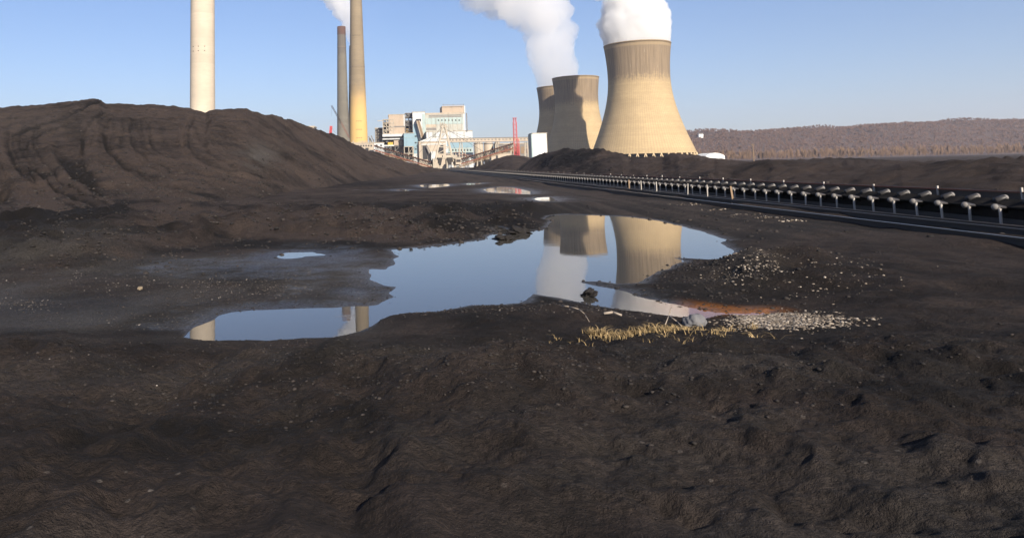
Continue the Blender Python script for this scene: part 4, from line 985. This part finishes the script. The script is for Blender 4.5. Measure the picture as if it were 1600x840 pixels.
X, Y, Z, s = scatter([(230, 446, 240, 22, 700, .004, .018), (420, 452, 170, 20, 800, .004, .018), (30, 482, 80, 10, 260, .004, .018), (150, 388, 160, 14, 160, .006, .018), (240, 505, 150, 14, 160, .004, .016), (480, 425, 60, 8, 120, .004, .018), (980, 500, 260, 12, 200, .004, .018), (700, 600, 900, 90, 160, .004, .014)])
k = Z > .012
stones('pebbles', X[k], Y[k], Z[k], s[k], M['pebble'], 'scattered pale pebbles on the mud flat')
X, Y, Z, s = scatter([(500, 350, 800, 40, 3200, .015, .10), (720, 360, 240, 26, 1600, .015, .10), (120, 390, 260, 40, 1600, .012, .08), (1120, 430, 220, 50, 900, .015, .06), (850, 490, 420, 22, 900, .008, .035), (800, 640, 1000, 130, 6000, .004, .024), (300, 450, 500, 60, 900, .008, .03), (640, 470, 120, 26, 160, .01, .03)])
k = Z > -.02
def pile_pick(i, n, wmin, wmax, x0, x1):
    X_, Y_, Z_, w_ = PILES[i]; qx, qy = proj(X_, Y_, Z_)
    ok = np.flatnonzero(((w_ > wmin) & (w_ < wmax) & (qx > x0) & (qx < x1)).ravel()); ok = rng.choice(ok, n)
    return X_.ravel()[ok], Y_.ravel()[ok], Z_.ravel()[ok]
a1 = [pile_pick(0, 1500, .005, .3, -100, 520), pile_pick(0, 900, .1, .99, -50, 680), pile_pick(1, 700, .01, .4, 800, 1700)]
xx, yy, zz = (np.concatenate([q[i] for q in a1]) for i in range(3))
stones('coal_lumps', xx, yy, zz, .05+.16*rng.random(len(xx))**4, M['darkstone'], 'coal lumps that rolled down the pile slopes')
stones('coal_lumps', X[k], Y[k], Z[k], s[k], M['darkstone'], 'loose dark coal lumps strewn over the yard')
X, Y, Z, s = scatter([(x, 324+(x-1060)*.165, 30, 1.0, 26, .02, .07) for x in (1075, 1120, 1160, 1200, 1240)])
stones('ballast', X, Y, Z+.02, s, M['gravel'], 'pale ballast stones along the near rail')
# dry grass on the near bank
GX_, GY_ = [], []
for cx, cy_, rx, ry, n in ((940, 528, 26, 3, 60), (1000, 531, 50, 3, 70), (1055, 529, 30, 4, 36), (1130, 534, 60, 6, 40), (980, 538, 120, 10, 60), (1080, 552, 150, 14, 30)):
    for _ in range(n):
        p = gnd(random.gauss(cx, rx*.5), random.gauss(cy_, ry*.5), .1); GX_.append(p.x); GY_.append(p.y)
GZ_ = zgs(GX_, GY_); Vg = []; Fg_ = []
for x, y, z in zip(GX_, GY_, GZ_):
    if z < .02: continue
    for _ in range(6):
        a = random.uniform(0, 6.283); h = random.uniform(.025, .075); h *= random.choice((.5, .8, 1, 1.4)); lean = random.uniform(.5, 2.6)*h; w_ = random.uniform(.003, .006)
        bx, by = x+random.gauss(0, .03), y+random.gauss(0, .03); dx, dy = math.cos(a), math.sin(a); ex, ey = -dy*w_, dx*w_
        i = len(Vg)
        Vg += [(bx-ex, by-ey, z-.01), (bx+ex, by+ey, z-.01), (bx+dx*lean*.4+ex*.8, by+dy*lean*.4+ey*.8, z+h*.7), (bx+dx*lean*.4-ex*.8, by+dy*lean*.4-ey*.8, z+h*.7),
               (bx+dx*lean+ex*.2, by+dy*lean+ey*.2, z+h*.85), (bx+dx*lean-ex*.2, by+dy*lean-ey*.2, z+h*.85)]
        Fg_ += [(i, i+1, i+2, i+3), (i+3, i+2, i+4, i+5)]
M['grass'] = twig_mat('dry_grass_blades', (.13, .095, .045), (.44, .31, .15))
tag(link('dry_grass', arr_mesh('dry_grass', Vg, Fg_), M['grass']), 'yellow dead grass fringe on the near bank', 'grass', kind='stuff')
def rock(name, x, y, sx, sy, sz, mat, label, cat, seed, sub=4, rough=.25):
    import bmesh
    p = gnd(x, y); z = zg(p.x, p.y); bm = bmesh.new(); bmesh.ops.create_icosphere(bm, subdivisions=sub, radius=1)
    co_ = np.array([v.co[:] for v in bm.verts])
    n = 1+rough*(fbm(co_[:, 0]*2+seed, co_[:, 1]*2+co_[:, 2]*1.7, 1.0, 4, seed))
    for v, q, k in zip(bm.verts, co_, n): v.co = Vector((q[0]*sx*k, q[1]*sy*k, q[2]*sz*k))
    me = bpy.data.meshes.new(name); bm.to_mesh(me); bm.free()
    o = link(name, me, mat, None, True); o.location = (p.x, p.y, max(z, 0)+sz*.45); o.rotation_euler = (.1, .15, seed); return tag(o, label, cat)
rock('boulder', 1086, 519, .16, .13, .11, M['boulder'], 'smooth grey boulder at the near edge of the water', 'boulder', 3)
rock('stone', 219, 456, .07, .05, .04, mat_paint('yellow_stone', (.19, .15, .10), .9, .2, sc=8.), 'single yellowish stone lying on the left mud flat', 'stone', 5)
rock('mud_clod', 922, 462, .16, .10, .07, M['darkstone'], 'black clod of mud sticking out of the pond water', 'clod', 8, 4, .6)
rock('mud_clod', 789, 374, .34, .26, .10, M['darkstone'], 'flat black clod in the water near the far bank', 'clod', 9, 4, .6)
rock('mud_clod', 808, 365, .40, .30, .12, M['darkstone'], 'farther black clod in the water near the far bank', 'clod', 12, 4, .6)
def stick(name, pts, r, label, mat):
    W = []
    for x, y, dz in pts:
        p = gnd(x, y, .08); W.append(Vector((p.x, p.y, zg(p.x, p.y)+dz)))
    g = MB(W[0])
    for i in range(len(W)-1): g.tube(W[i], W[i+1], r*(1-.15*i), r*(1-.15*(i+1)), 6)
    o = g.build(name, mat, None, True); o.location = W[0]; return tag(o, label, 'stick')
M['twig'] = mat_paint('bleached_twig', (.30, .25, .20), .9, .2, sc=8.)
stick('twig', [(878, 491, .03), (890, 494, .06), (905, 497, .05), (914, 500, .05), (921, 507, .02)], .010, 'thin curved bleached twig lying on the near bank', M['twig'])
stick('twig', [(944, 500, .03), (958, 499.5, .06), (972, 501, .03)], .022, 'short thick piece of wood on the near bank', M['twig'])
stick('twig', [(1040, 516, .02), (1046, 508, .12), (1050, 502, .2)], .008, 'upright dry stalk rising from the grass fringe', M['twig'])
stick('twig', [(1046, 506, .1), (1058, 512, .07), (1066, 518, .02)], .010, 'pale stalk leaning down across the grass fringe', M['twig'])

# ------------------------------------------------------------------ air
mz = bpy.data.materials.new('haze_air'); mz.use_nodes = True; hz_ = mz.node_tree; hz_.nodes.clear()
ho = hz_.nodes.new('ShaderNodeOutputMaterial'); hv = hz_.nodes.new('ShaderNodeVolumePrincipled')
hv.inputs['Color'].default_value = (.80, .84, .95, 1); hv.inputs['Density'].default_value = .00008; hv.inputs['Anisotropy'].default_value = .2
hz_.links.new(hv.outputs[0], ho.inputs['Volume'])
o = MB().box(-9000, 9000, -9800, 9900, -4, 620).build('haze', mz); tag(o, 'thin pale haze in the air', 'haze', kind='stuff')
